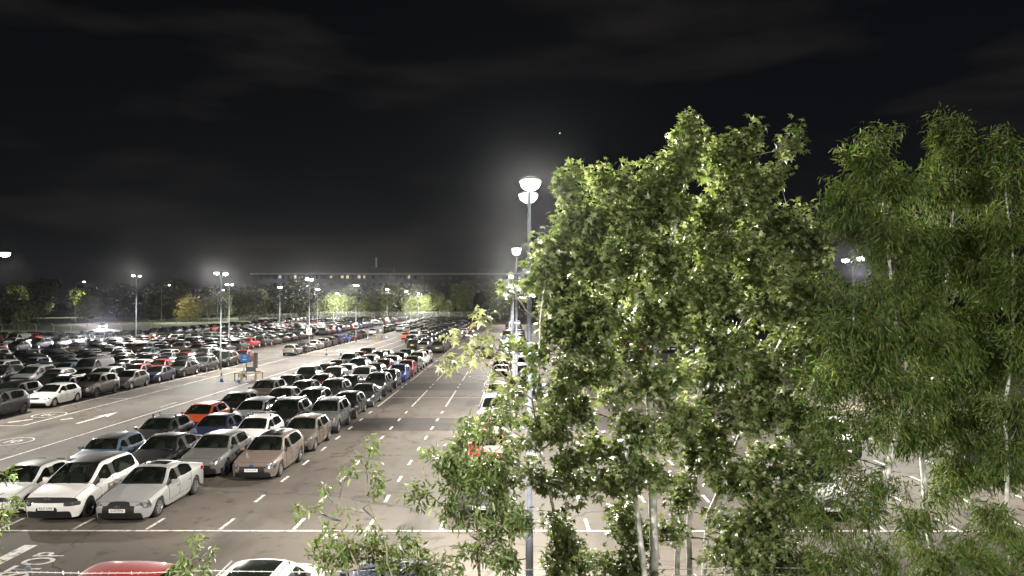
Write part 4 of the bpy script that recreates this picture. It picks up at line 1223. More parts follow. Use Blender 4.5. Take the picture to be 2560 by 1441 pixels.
# ------------------------------------------------------------------ fences
def m_mesh():
    def f(m, n, out):
        b = n.nodes.new('ShaderNodeBsdfPrincipled'); b.inputs['Base Color'].default_value = (.35, .36, .34, 1); b.inputs['Roughness'].default_value = .5
        t = n.nodes.new('ShaderNodeBsdfTransparent'); mx = n.nodes.new('ShaderNodeMixShader'); mx.inputs[0].default_value = .16
        n.links.new(t.outputs[0], mx.inputs[1]); n.links.new(b.outputs[0], mx.inputs[2]); n.links.new(mx.outputs[0], out.inputs['Surface'])
    return mat('chain_link', f)
CHAIN = m_mesh()
CPOST = plain('concrete_post', (.45, .43, .38), .8)
def fence(pts, label, H=2.2, step=3.0, crank=(0, 1), rp=.045, wr=.012):
    root = add('chain_link_fence', None, None, (pts[0][0], pts[0][1], 0), None, label, 'fence')
    o = Vector((pts[0][0], pts[0][1], 0)); cx, cy = crank
    b = MB(); b.tube([(0, 0, 0), (0, 0, H), (cx * .38, cy * .38, H + .42)], rp, 6); post = b.me('post', CPOST)
    for (x0, y0), (x1, y1) in zip(pts, pts[1:]):
        L = math.hypot(x1 - x0, y1 - y0); n = max(1, round(L / step))
        for i in range(n + 1):
            t = i / n; add('post', post, root, (lerp(x0, x1, t) - o.x, lerp(y0, y1, t) - o.y, 0))
        me = mesh('mesh_panel', [(x0 - o.x, y0 - o.y, .05), (x1 - o.x, y1 - o.y, .05), (x1 - o.x, y1 - o.y, H), (x0 - o.x, y0 - o.y, H)], [(0, 1, 2, 3)], CHAIN)
        add('mesh_panel', me, root)
        for k, (dx, z) in enumerate(((0, H), (.13, H + .14), (.25, H + .28), (.37, H + .41))):
            b = MB(); b.tube([(x0 - o.x + cx * dx, y0 - o.y + cy * dx, z), (x1 - o.x + cx * dx, y1 - o.y + cy * dx, z)], wr, 5); add('wire', b.me('wire', WIRE), root)
fence([(-132, 146), (-98, 149), (-86, 152)], 'chain link fence with cranked posts before the grassy bank', crank=(-1.0, -.3), H=2.3, rp=.075)
fence([(-86, 152), (-80, 292)], 'chain link fence running back beside the entrance road', crank=(-1, 0), H=2.3, step=6)
fence([(-80, 293), (75, 293)], 'chain link fence along the back under the trees', crank=(0, 1), H=2.6, step=5, rp=.05)

# barbed wire fence close to the camera
bf = add('barbed_wire_fence', None, None, (0, 12.6, 0), None, 'barbed wire fence with cranked steel posts running below the camera', 'fence')
b = MB(); b.tube([(0, 0, 0), (0, 0, 2.42), (0, -.22, 2.86)], .032, 8); bpost = b.me('post', STEEL)
for i in range(-4, 6): add('post', bpost, bf, (-5.9 + 2.95 * (i + 1) + .9, 0, 0))
brng = random.Random(3)
for k, (yy, z) in enumerate(((-.05, 2.54), (-.13, 2.68), (-.21, 2.82))):
    pts = []
    for i in range(61):
        x = -13 + 30 * i / 60
        pts.append((x, yy + brng.uniform(-.006, .006), z - .03 * math.sin(math.pi * ((x + 5) % 2.95) / 2.95) + .012 * x * .6 + brng.uniform(-.006, .006)))
    b = MB(); b.tube(pts, .0065, 5)
    add('wire', b.me('wire', WIRE), bf)
    b = MB()
    for i in range(0, 240):
        x = -13 + 30 * i / 240; j = min(59, int((x + 13) / .5)); t = ((x + 13) / .5) - j
        p0 = Vector(pts[j]).lerp(Vector(pts[j + 1]), t)
        dv = Vector((brng.uniform(-.5, .5), brng.uniform(-1, 1), brng.uniform(-1, 1))).normalized() * .03
        b.tube([p0 - dv, p0 + dv], .004, 3, cap=False)
    o = add('barb', b.me('barb', WIRE), bf); o['kind'] = 'stuff'
b = MB()
for i in range(0, 120):
    x = -13 + .25 * i
    b.tube([(x, 0, .05), (x + 2.35, 0, 2.4)], .0022, 3, cap=False); b.tube([(x, 0, .05), (x - 2.35, 0, 2.4)], .0022, 3, cap=False)
o = add('chain_link', b.me('chain_link', WIRE), bf); o['kind'] = 'stuff'

# ------------------------------------------------------------------ far building and skyline
FACADE = plain('dark_facade', (.02, .02, .021), .8, var=.2, scale=.3)
ROOFE = plain('pale_roof_edge', (.35, .36, .37), .6)
WINDK = plain('dark_window', (.01, .011, .013), .1)
WLIT = emis('lit_window', (1.0, .74, .50), .5); WLITC = emis('lit_window_cool', (.75, .8, 1.0), .4)
ROOFGLOW = emis('glowing_roof_edge', (.75, .78, .8), .055)  # grey roof edge given a faint glow of its own, no lamp there
bl = add('long_building', None, None, (-70, 430, 0), None, 'long dark flat-roofed building on the skyline with a few lit windows', 'building')
b = MB(); b.box((0, 8, 11.2), (158, 16, 22.4)); add('wall', b.me('wall', FACADE), bl)
b = MB(); b.box((0, 7.5, 22.75), (160, 18, .7)); rf = add('roof', b.me('roof', ROOFE), bl)
b = MB(); b.box((0, -1.56, 22.75), (159, .1, .42)); add('roof_edge_glow', b.me('roof_edge_glow', ROOFGLOW), rf)
b = MB(); b.box((56, 8, 24.6), (16, 10, 3.1)); add('plant_room', b.me('plant_room', FACADE), rf)
b = MB(); b.box((-6, 8, 24.9), (13, 10, 3.6)); add('plant_room', b.me('plant_room', FACADE), rf)
b = MB(); b.box((-9.5, 6, 29.5), (.8, .8, 6)); b2 = add('chimney', b.me('chimney', ROOFE), rf)
b = MB(); b.box((.0, 0, 0), (2.0, .2, 1.7)); wd = b.me('window', WINDK)
lit_px = {697: 0, 735: 1, 825: 1, 853: 1, 866: 1, 895: 1, 908: 1, 1020: 1}
for i in range(38):
    x = -74 + 4.0 * i
    for z in (20.6, 16.6, 12.6):
        px = VPX + FPX * (x - 70) / 430
        o = add('window', wd, bl, (x, -.06, z))
for px, warm in lit_px.items():
    x = (px - VPX) / FPX * 430 + 70
    b = MB(); b.box((0, 0, 0), (crng.uniform(.9, 1.7), .2, crng.uniform(1.2, 1.9))); o = add('lit_window', b.me('lit_window', WLIT if warm else WLITC), bl, (x + .6, -.12, 21.0))
# a star
st = bpy.data.meshes.new('star'); bm = bmesh.new(); bmesh.ops.create_icosphere(bm, subdivisions=1, radius=2.3); bm.to_mesh(st); bm.free(); st.materials.append(emis('starlight', (.8, .88, 1.0), 3.0))
add('star', st, None, W(1400, 332, 2600), None, 'single bright star above the lamp post in the dark sky', 'star')

# ------------------------------------------------------------------ trees
def m_leaf(name, ramp_cols, transl=.45, rough=.55, spec=.35):
    def f(m, n, out):
        ge = n.nodes.new('ShaderNodeNewGeometry')
        r = n.nodes.new('ShaderNodeValToRGB')
        els = r.color_ramp.elements
        els[0].position = 0; els[0].color = (*ramp_cols[0], 1); els[1].position = 1; els[1].color = (*ramp_cols[-1], 1)
        for i, c in enumerate(ramp_cols[1:-1]):
            q = els.new((i + 1) / (len(ramp_cols) - 1)); q.color = (*c, 1)
        n.links.new(ge.outputs['Random Per Island'], r.inputs[0])
        b = n.nodes.new('ShaderNodeBsdfPrincipled'); b.inputs['Roughness'].default_value = rough; b.inputs['Specular IOR Level'].default_value = spec
        n.links.new(r.outputs[0], b.inputs['Base Color'])
        t = n.nodes.new('ShaderNodeBsdfTranslucent')
        hs = n.nodes.new('ShaderNodeHueSaturation'); hs.inputs['Value'].default_value = 1.5; hs.inputs['Saturation'].default_value = 1.15; hs.inputs['Hue'].default_value = .485
        n.links.new(r.outputs[0], hs.inputs['Color']); n.links.new(hs.outputs[0], t.inputs['Color'])
        mx = n.nodes.new('ShaderNodeMixShader'); mx.inputs[0].default_value = transl
        n.links.new(b.outputs[0], mx.inputs[1]); n.links.new(t.outputs[0], mx.inputs[2]); n.links.new(mx.outputs[0], out.inputs['Surface'])
    return mat(name, f)
MAPLE = m_leaf('maple_leaf', [(.045, .08, .020), (.105, .15, .048), (.21, .25, .115), (.07, .11, .03), (.27, .30, .145), (.035, .065, .015), (.15, .185, .062), (.055, .09, .022)], .36, .33, .6)
ASH = m_leaf('ash_leaf', [(.06, .105, .032), (.11, .165, .055), (.18, .225, .095), (.10, .145, .046), (.21, .23, .10)], .36, .4)
WILLOW = m_leaf('willow_leaf', [(.05, .10, .02), (.095, .165, .04), (.15, .195, .06), (.07, .13, .03), (.18, .19, .055), (.035, .07, .015), (.08, .14, .035)], .42, .45)
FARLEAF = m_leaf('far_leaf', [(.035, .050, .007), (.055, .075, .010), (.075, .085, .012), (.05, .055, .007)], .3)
LITLEAF = m_leaf('lamplit_leaf', [(.15, .18, .06), (.19, .23, .085), (.16, .20, .07), (.24, .26, .11)], .4)  # lamplight on the back trees put into a paler leaf colour
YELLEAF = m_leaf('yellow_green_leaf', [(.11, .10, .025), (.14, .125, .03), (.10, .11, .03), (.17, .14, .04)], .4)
BUSHLEAF = m_leaf('dark_bush_leaf', [(.025, .034, .007), (.04, .05, .009), (.055, .055, .010)], .25)
BARKW = plain('pale_bark', (.56, .55, .51), .8, var=.45, scale=6, bump=.5)
BARKD = plain('dark_bark', (.09, .075, .055), .9, var=.4, scale=6, bump=.5)
LIMBM = plain('limb_bark', (.15, .14, .115), .85, var=.4, scale=8)
TWIG = plain('twig', (.20, .17, .11), .8, var=.3)

NARROW_T = ([(0, 0, 0), (.085, .35, -.02), (.065, .72, -.07), (0, 1.0, -.17), (-.065, .72, -.07), (-.085, .35, -.02)], [(0, 1, 2, 3), (0, 3, 4, 5)])
MAPLE_T = ([(0, .30, .04), (0, 0, 0), (.16, .10, 0), (.50, .02, -.10), (.24, .32, .0), (.66, .60, -.14), (.17, .52, .0), (0, 1.05, -.16), (-.17, .52, .0), (-.66, .60, -.14), (-.24, .32, .0), (-.50, .02, -.10), (-.16, .10, 0)],
           [(0, i, i + 1) for i in range(1, 12)] + [(0, 12, 1)])
LANCE_T = ([(0, 0, 0), (.14, .35, -.02), (.10, .75, -.06), (0, 1.0, -.14), (-.10, .75, -.06), (-.14, .35, -.02)], [(0, 1, 2, 3), (0, 3, 4, 5)])
KITE_T = ([(0, 0, 0), (.42, .45, -.08), (0, 1, -.15), (-.42, .5, -.08), (0, .5, .06)], [(0, 1, 4), (1, 2, 4), (2, 3, 4), (3, 0, 4)])

def unit(a): return a / np.maximum(np.linalg.norm(a, axis=1, keepdims=True), 1e-9)
def leaf_cloud(P, T, N, S, tmpl, material, name):
    """leaves at P with tip direction T, face normal about N and length S"""
    tv, tf = np.array(tmpl[0]), tmpl[1]
    T = unit(T); B = unit(np.cross(T, N)); Nn = np.cross(B, T)
    n, k = len(P), len(tv)
    v = (P[:, None, :] + S[:, None, None] * (tv[None, :, 0, None] * B[:, None, :] + tv[None, :, 1, None] * T[:, None, :] + tv[None, :, 2, None] * Nn[:, None, :])).reshape(-1, 3)
    me = bpy.data.meshes.new(name)
    fl = len(tf[0])
    F = (np.array(tf)[None] + (np.arange(n) * k)[:, None, None]).reshape(-1, fl)
    me.vertices.add(len(v)); me.vertices.foreach_set('co', v.astype('f').ravel())
    me.loops.add(F.size); me.loops.foreach_set('vertex_index', F.astype('i').ravel())
    me.polygons.add(len(F)); me.polygons.foreach_set('loop_start', (np.arange(len(F)) * fl).astype('i'))
    me.update(calc_edges=True); me.materials.append(material); me.validate()
    return me

def rnd_unit(n): return unit(rng.normal(size=(n, 3)))
def sprigs(centres, out, nl, spread, size, droop, tmpl, material, name, flat=.7, sizevar=.35):
    """NL leaves round every centre"""
    n = len(centres)
    P = np.repeat(centres, nl, 0) + rnd_unit(n * nl) * (rng.random((n * nl, 1)) ** .5) * spread
    O = np.repeat(out, nl, 0)
    T = unit(O * .55 + rnd_unit(n * nl) * .8 + np.array([0, 0, -droop]))
    N = unit(np.array([0, 0, flat]) + rnd_unit(n * nl) * .75)
    S = size * (1 + sizevar * rng.uniform(-1, 1, n * nl))
    return leaf_cloud(P, T, N, S, tmpl, material, name)

# far trees: a few crowns, shared
def far_crown(h, r, nb, nleaf, size, material, name, low=.18):
    c = []
    for _ in range(nb):
        a = rng.uniform(0, 2 * math.pi); t = rng.random() ** .7
        zz = h * (low + .12 + (.86 - low - .12) * rng.random()); rr = r * (1 - abs((zz / h - .5)) * .9)
        c.append((math.cos(a) * rr * t * .75, math.sin(a) * rr * t * .75, zz, r * rng.uniform(.28, .48)))
    c = np.array(c); w = c[:, 3] ** 2; ids = rng.choice(nb, nleaf, p=w / w.sum())
    d = rnd_unit(nleaf); P = c[ids, :3] + d * (c[ids, 3] * (.55 + .5 * rng.random(nleaf)))[:, None]
    P[:, 2] = np.maximum(P[:, 2], .3)
    return leaf_cloud(P, unit(d + rnd_unit(nleaf) * .7 + np.array([0, 0, -.35])), unit(d + rnd_unit(nleaf) * .8 + np.array([0, 0, .4])), size * rng.uniform(.6, 1.3, nleaf), KITE_T, material, name)
def trunk_mesh(h, r, material, spread=1.4, nlimb=5):
    b = MB(); b.tube([(0, 0, 0), (.05, .03, h * .3), (-.05, .08, h * .6), (0, 0, h * .9)], [r, r * .8, r * .5, r * .12], 8)
    for k in range(nlimb):
        a = k * 2.4; z = h * (.28 + .1 * k); b.tube([(0, 0, z), (math.cos(a) * spread * .5, math.sin(a) * spread * .5, z + h * .09), (math.cos(a) * spread, math.sin(a) * spread, z + h * .2)], [r * .45, r * .3, r * .08], 6)
    return b.me('trunk', material, True)
FARV = [(far_crown(12, 4.6, 26, 2600, .75, FARLEAF, 'crown'), 12), (far_crown(15, 4.2, 28, 2600, .8, FARLEAF, 'crown', .1), 15), (far_crown(9.5, 4.4, 22, 2300, .65, FARLEAF, 'crown', .08), 9.5)]
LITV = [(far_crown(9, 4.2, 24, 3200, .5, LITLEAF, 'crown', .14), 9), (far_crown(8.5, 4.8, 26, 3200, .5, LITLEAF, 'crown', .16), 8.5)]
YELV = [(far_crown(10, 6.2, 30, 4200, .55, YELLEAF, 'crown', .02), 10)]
BUSHV = [(far_crown(7, 5.5, 24, 2600, .6, BUSHLEAF, 'crown', -.1), 7), (far_crown(10, 6, 26, 2800, .7, BUSHLEAF, 'crown', -.05), 10)]
FTRUNK = {h: trunk_mesh(h, .22, BARKD) for h in (12, 15, 9.5, 9, 8.5, 10, 7)}
PTRUNK = {h: trunk_mesh(h, .12, BARKW) for h in (9, 8.5)}
def far_tree(name, x, y, var, label, group, s=1.0, sx=1.0, trunks=FTRUNK, cat='tree', z=0):
    me, h = var
    t = add(name, None, None, (x, y, z), (0, 0, rng.uniform(0, 6.28)), label, cat, group)
    t.scale = (s * sx, s * sx, s)
    add('trunk', trunks[h], t); add('crown', me, t)
GT = 'dark trees behind the back fence'
for i, x in enumerate(np.arange(-232, 128, 8.2)):
    far_tree('dark_tree', x + rng.uniform(-2.5, 2.5), 322 + rng.uniform(-8, 14), FARV[rng.integers(0, 2)], f'tall dark tree, {ordn(i)} along the rear row of the wood', GT, rng.uniform(.9, 1.25), rng.uniform(.95, 1.3))
for i, x in enumerate(np.arange(-96, 96, 9.4)):
    far_tree('woodland_tree', x + rng.uniform(-2.5, 2.5), 303 + rng.uniform(-4, 5), FARV[2], f'shorter leafy tree, {ordn(i)} along the back fence', 'shorter trees along the back fence', rng.uniform(.75, 1.1), rng.uniform(.95, 1.25))
GLT = 'pale lamp-lit trees at the back fence'
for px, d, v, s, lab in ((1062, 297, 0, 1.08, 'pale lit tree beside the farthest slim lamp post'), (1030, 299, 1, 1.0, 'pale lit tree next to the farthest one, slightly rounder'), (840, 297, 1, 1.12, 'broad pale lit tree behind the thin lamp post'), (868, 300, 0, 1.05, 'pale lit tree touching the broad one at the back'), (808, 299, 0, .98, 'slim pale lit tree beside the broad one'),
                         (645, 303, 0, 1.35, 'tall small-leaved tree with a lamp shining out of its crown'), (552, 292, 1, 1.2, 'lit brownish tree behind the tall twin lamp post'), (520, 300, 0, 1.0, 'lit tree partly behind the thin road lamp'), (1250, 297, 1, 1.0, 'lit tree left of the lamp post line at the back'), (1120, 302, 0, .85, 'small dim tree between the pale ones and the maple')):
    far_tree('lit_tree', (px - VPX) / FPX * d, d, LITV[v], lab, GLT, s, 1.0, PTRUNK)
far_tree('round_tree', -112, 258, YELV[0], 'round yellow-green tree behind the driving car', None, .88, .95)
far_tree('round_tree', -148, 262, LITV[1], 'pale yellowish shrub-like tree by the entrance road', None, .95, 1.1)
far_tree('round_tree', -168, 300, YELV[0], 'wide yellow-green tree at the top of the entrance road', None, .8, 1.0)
for i, (x, y, v, s) in enumerate(((-150, 196, 1, .9), (-141, 190, 0, 1.0), (-131, 186, 0, 1.0), (-122, 188, 0, .75), (-160, 205, 1, 1.1), (-152, 180, 0, 1.1), (-168, 225, 1, 1.3), (-180, 240, 1, 1.4), (-140, 210, 1, .9), (-195, 262, 1, 1.5), (-210, 275, 1, 1.5), (-128, 272, 1, 1.2), (-97, 278, 1, 1.15), (-84, 303, 1, 1.2))):
    far_tree('dark_bush', x, y, BUSHV[v], f'dark overgrown bush on the grassy bank, {ordn(i)} counting away from the fence', 'dark bushes on the bank', s, 1.0, cat='bush')
gb = mesh('grass_bank', [(-320, 156, .004), (-101, 156, .004), (-90, 175, .004), (-90, 330, .004), (-320, 330, .004)], [(0, 1, 2, 3, 4)], plain('bank_grass', (.10, .135, .045), .9, var=.5, scale=.4, bump=.5))
add('grass_bank', gb, None, kind='structure')

# ------------------------------------------------------------------ near trees
def in_blob(n, blob):
    px, py, d, rx, ry, rd = blob[:6]
    c = np.array(W(px, py, d)); s = d / FPX * 1.12
    ns = int(max(4, min(n, 3 + rx * ry * s * s * 22)))
    dirs = unit(rnd_unit(ns) + np.array([0, 0, .25])); ln = rng.uniform(.55, 1.3, ns); start = rnd_unit(ns) * .25
    k = rng.integers(0, ns, n); t = rng.random((n, 1)) ** .6
    u = start[k] + (dirs[k] * ln[k][:, None] - start[k]) * t + rng.normal(size=(n, 3)) * .11 * (1.25 - t)
    return c + u * np.array([rx * s, rd, ry * s]), u, c

def near_tree(name, label, cat, trunks, blobs, tmpl, material, size, cover, nl, spread, droop, bark=BARKW, group=None, flat=.7, twig_r=.006, even=0.0):
    base = Vector(W(*trunks[0][0][:3])); 
    root = add(name, None, None, (base.x, base.y, 0), None, label, cat, group)
    o = np.array([base.x, base.y, 0.0])
    allpts = []
    for k, tr in enumerate(trunks):
        pts = [Vector(W(*t[:3])) - Vector(o) for t in tr]; rad = [t[3] for t in tr]
        # go down to the ground below the picture
        if k == 0 or len(trunks) > 1:
            d0 = pts[0] - pts[1]; d0.normalize(); low = pts[0].copy()
            pts = [Vector((low.x + d0.x * .3, low.y, -.02)), Vector((low.x + d0.x * .15, low.y, low.z * .5))] + pts; rad = [rad[0] * 1.35, rad[0] * 1.15] + rad
        sm, sr = [], []
        for i in range(len(pts) - 1):
            for t in (0, .34, .67):
                j = Vector((rng.normal() * .02, rng.normal() * .02, 0)) if t else Vector((0, 0, 0))
                sm.append(pts[i].lerp(pts[i + 1], t) + j); sr.append(lerp(rad[i], rad[i + 1], t))
        sm.append(pts[-1]); sr.append(rad[-1])
        b = MB(); b.tube(sm, sr, 9); add('trunk', b.me('trunk', bark, True), root)
        allpts += [(p, r) for p, r in zip(sm, sr) if p.z > 2.2]
    twigs = MB()
    C, O = [], []
    for bl_ in blobs:
        px, py, d, rx, ry, rd = bl_[:6]; dens = bl_[6] if len(bl_) > 6 else 1.0
        dens = dens * (1 - even) + even
        c = Vector(W(px, py, d)) - Vector(o)
        cand = [(p, r) for p, r in allpts if p.z < c.z - .15] or allpts
        p0, r0 = min(cand, key=lambda q: (q[0] - c).length + .35 * abs(c.z - q[0].z))
        mid = p0.lerp(c, .5) + Vector((rng.normal() * .08, rng.normal() * .08, -.03 * (c - p0).length))
        limbs = MB(); limbs.tube([p0, p0.lerp(mid, .5), mid, mid.lerp(c, .5), c], [min(.02, r0 * .5), .013, .009, .006, .004], 6)
        add('limb', limbs.me('limb', LIMBM, True), root)
        s = d / FPX; area = math.pi * rx * ry * s * s
        n = max(3, int(area * cover * dens / (nl * .32 * size * size)))
        P, u, cc = in_blob(n, bl_); P = P - o
        C.append(P); O.append(unit(u * np.array([1, 1, .6]) + np.array([0, 0, .1])))
        for q in range(0, n, 3):
            t0 = c.lerp(mid, rng.random() * .5); e = Vector(P[q])
            twigs.tube([t0, t0.lerp(e, .55) + Vector((0, 0, .03)), e], [twig_r, twig_r * .8, twig_r * .4], 4, cap=False)
    o2 = add('twigs', twigs.me('twigs', TWIG, True), root); o2['kind'] = 'stuff'
    C, O = np.vstack(C), np.vstack(O)
    cr_ = add('crown', sprigs(C, O, nl, spread, size, droop, tmpl, material, 'crown', flat), root); cr_['kind'] = 'stuff'
    return root

near_tree('maple_tree', 'tall pale-trunked maple filling the middle, top spire against the sky', 'tree',
    [[(1632, 1441, 12.2, .075), (1630, 1240, 12.2, .07), (1622, 1000, 12.3, .06), (1640, 760, 12.4, .045), (1700, 520, 12.5, .03), (1722, 330, 12.5, .012)],
     [(1610, 1441, 11.9, .05), (1590, 1260, 11.9, .04), (1560, 1100, 11.8, .03), (1530, 900, 11.8, .022), (1480, 640, 11.9, .012)]],
    [(1722, 340, 12.5, 45, 50, .35), (1700, 420, 12.5, 80, 60, .5), (1655, 470, 12.4, 70, 60, .5), (1620, 540, 12.3, 110, 90, .7), (1540, 470, 12.3, 60, 55, .4), (1500, 560, 12.0, 90, 80, .6), (1425, 470, 11.8, 45, 55, .35), (1440, 540, 11.8, 60, 60, .4),
     (1430, 650, 11.8, 75, 75, .6), (1540, 680, 12.0, 110, 90, .8), (1660, 660, 12.5, 110, 100, .9), (1500, 800, 11.8, 110, 90, .8), (1630, 820, 12.3, 120, 100, .9), (1400, 760, 11.6, 60, 70, .5), (1400, 870, 11.6, 70, 70, .6), (1490, 930, 11.8, 90, 70, .7, .8), (1600, 960, 12.2, 110, 80, .8, .8),
     (1560, 1080, 11.9, 80, 60, .6, .75), (1680, 1070, 12.3, 80, 70, .6, .75), (1620, 1180, 12.0, 80, 50, .5, .6), (1520, 1200, 11.8, 60, 55, .5, .7)],
    MAPLE_T, MAPLE, .105, 4.2, 7, .21, .45, flat=1.1, even=.55)
near_tree('maple_tree', 'second maple with a clump of thin white stems, broad dark crown', 'tree',
    [[(1690, 1441, 13.0, .05), (1700, 1300, 13.0, .045), (1745, 1000, 13.1, .04), (1790, 700, 13.2, .028), (1850, 400, 13.2, .01)],
     [(1720, 1441, 13.2, .055), (1722, 1290, 13.2, .05), (1765, 1000, 13.3, .04), (1880, 760, 13.4, .025), (1960, 560, 13.4, .012)],
     [(1755, 1441, 13.1, .045), (1770, 1280, 13.1, .04), (1850, 1080, 13.2, .03), (1950, 850, 13.3, .02)]],
    [(1850, 370, 13.2, 60, 45, .4), (1790, 390, 13.1, 60, 50, .4), (1820, 470, 13.2, 100, 70, .7), (1900, 480, 13.3, 55, 70, .5, .9), (1975, 370, 13.4, 24, 50, .25, .8), (1950, 450, 13.4, 35, 50, .3, .7), (1780, 580, 13.0, 110, 90, .9), (1900, 600, 13.3, 110, 90, .9), (1990, 620, 13.4, 70, 60, .5), (2040, 650, 13.4, 50, 45, .4),
     (1760, 740, 12.9, 110, 90, .9), (1890, 750, 13.2, 120, 100, 1.0), (2000, 760, 13.4, 80, 80, .7), (1780, 890, 13.0, 120, 85, .9, .9), (1910, 900, 13.2, 120, 90, .9, .9), (2030, 880, 13.3, 80, 80, .7, .9), (1820, 1030, 13.0, 120, 75, .8, .85), (1950, 1040, 13.2, 100, 80, .8, .85), (1780, 1150, 12.8, 90, 60, .6, .75), (1900, 1170, 13.0, 110, 65, .7, .8), (2010, 1150, 13.2, 80, 60, .6, .8),
     (1850, 1290, 12.8, 80, 55, .5, .7), (1960, 1290, 12.9, 80, 60, .5, .75), (1900, 1390, 12.6, 110, 50, .5, .8), (1560, 1330, 12.4, 90, 60, .5, .7), (1500, 1120, 12.2, 70, 60, .5, .8), (1450, 1020, 12.2, 60, 60, .5, .8), (1700, 1240, 12.8, 60, 50, .4, .7), (1820, 1330, 12.7, 60, 50, .4, .8), (1660, 1330, 12.6, 50, 40, .4, .5), (1500, 1410, 12.3, 90, 40, .4, .8), (1800, 1400, 12.5, 70, 45, .4, .8), (2000, 1400, 12.6, 80, 45, .4, .9), (1850, 1210, 12.8, 90, 60, .5, .8)],
    MAPLE_T, MAPLE, .105, 4.2, 7, .21, .45, flat=1.1, even=.55)
near_tree('maple_tree', 'slim young maple with a white stem in front of the lamp post', 'tree',
    [[(1392, 1441, 11.2, .028), (1386, 1290, 11.2, .024), (1350, 1130, 11.2, .02), (1340, 980, 11.2, .016), (1350, 800, 11.2, .012), (1365, 640, 11.2, .008)]],
    [(1370, 640, 11.2, 40, 40, .3), (1375, 725, 11.2, 45, 50, .4, .8), (1300, 750, 11.1, 45, 35, .3, .7), (1380, 800, 11.3, 50, 55, .4), (1285, 880, 11.1, 30, 35, .3, .4), (1400, 960, 11.2, 55, 60, .5, .85), (1335, 1060, 11.1, 45, 50, .4, .7), (1325, 1190, 11.1, 50, 50, .4, .7), (1335, 900, 11.2, 35, 45, .3, .6), (1285, 1000, 11.1, 40, 45, .4, .6), (1400, 1080, 11.3, 80, 65, .5, .85), (1300, 1100, 11.1, 50, 50, .5, .6), (1250, 1060, 11.0, 55, 45, .4, .6),
     (1430, 1190, 11.2, 80, 60, .5, .75), (1390, 1210, 11.1, 45, 45, .4, .7), (1420, 1330, 11.2, 60, 55, .4, .8), (1385, 1405, 11.1, 40, 40, .4, .9), (1450, 1410, 11.2, 60, 40, .4, .9), (1385, 1290, 11.0, 30, 40, .3, .6)],
    MAPLE_T, MAPLE, .10, 3.5, 7, .19, .45, flat=1.1)
near_tree('willow_tree', 'narrow-leaved tree with slanting white trunk beside the maple', 'tree',
    [[(2150, 1441, 12.0, .07), (2175, 1320, 12.0, .065), (2215, 1170, 12.0, .055), (2260, 980, 12.1, .045), (2230, 720, 12.2, .03), (2195, 360, 12.3, .01)]],
    [(2192, 360, 12.3, 35, 40, .3, .8), (2180, 440, 12.3, 80, 70, .5), (2250, 470, 12.3, 70, 70, .5), (2140, 520, 12.2, 60, 55, .5), (2230, 580, 12.2, 100, 80, .7), (2250, 710, 12.2, 95, 80, .8), (2180, 820, 12.1, 100, 80, .8), (2280, 850, 12.2, 100, 90, .8), (2150, 940, 12.0, 90, 75, .7), (2250, 990, 12.1, 100, 80, .8, .9), (2170, 1060, 12.0, 80, 60, .6, .7), (2270, 1100, 12.1, 90, 60, .6, .8), (2160, 1310, 11.9, 50, 60, .4, .6), (2120, 1230, 11.9, 50, 60, .4, .6), (2210, 1230, 12.0, 60, 50, .4, .6), (2090, 1400, 11.8, 80, 45, .4, .7), (2085, 830, 12.2, 55, 60, .5, .8), (2090, 540, 12.3, 40, 50, .4, .7), (2075, 720, 12.4, 30, 40, .3, .7), (2080, 980, 12.0, 60, 70, .5, .8), (2090, 1120, 12.0, 60, 60, .5, .7), (2210, 1400, 11.9, 70, 45, .4, .7), (2060, 1300, 11.8, 60, 60, .4, .7)],
    NARROW_T, WILLOW, .12, 12.0, 14, .25, .95, flat=.3)
near_tree('willow_tree', 'tallest narrow-leaved tree behind the slanting trunk, feathery top', 'tree',
    [[(2330, 1441, 12.8, .055), (2312, 1320, 12.8, .05), (2300, 1150, 12.8, .045), (2340, 900, 12.9, .035), (2380, 560, 13.0, .02), (2392, 300, 13.0, .008)]],
    [(2390, 320, 13.0, 40, 45, .3), (2395, 400, 13.0, 70, 60, .5), (2340, 480, 12.9, 60, 70, .5), (2430, 490, 13.1, 60, 70, .5), (2370, 580, 12.9, 100, 80, .7), (2340, 700, 12.8, 90, 80, .7), (2440, 680, 13.0, 80, 90, .7), (2380, 820, 12.8, 100, 90, .8), (2370, 950, 12.8, 100, 80, .8), (2460, 900, 13.0, 80, 90, .7), (2360, 1080, 12.8, 90, 70, .7, .9), (2450, 1050, 12.9, 80, 80, .7), (2400, 1190, 12.8, 80, 55, .5, .8), (2330, 1230, 12.6, 60, 45, .4, .6), (2360, 1390, 12.5, 110, 50, .5, .7), (2290, 1300, 12.5, 60, 60, .4, .6), (2290, 640, 12.8, 60, 80, .6), (2450, 1190, 12.8, 70, 60, .5, .8)],
    NARROW_T, WILLOW, .12, 12.0, 14, .25, .95, flat=.3)
near_tree('willow_tree', 'narrow-leaved tree cut by the picture edge, thin white stem', 'tree',
    [[(2520, 1441, 12.0, .04), (2512, 1300, 12.0, .036), (2510, 1120, 12.0, .03), (2530, 800, 12.1, .02), (2520, 340, 12.2, .008)]],
    [(2515, 370, 12.2, 40, 45, .3, .9), (2530, 460, 12.2, 60, 60, .5), (2520, 580, 12.1, 70, 70, .6), (2540, 720, 12.1, 80, 80, .7), (2530, 870, 12.0, 80, 80, .7), (2540, 1020, 12.0, 80, 80, .7), (2520, 1140, 12.0, 70, 55, .5, .85), (2470, 1330, 11.6, 90, 60, .5, .8), (2540, 1400, 11.6, 70, 50, .4, .8), (2430, 1420, 11.4, 80, 35, .4, .8)],
    NARROW_T, WILLOW, .12, 12.0, 14, .25, .95, flat=.3)
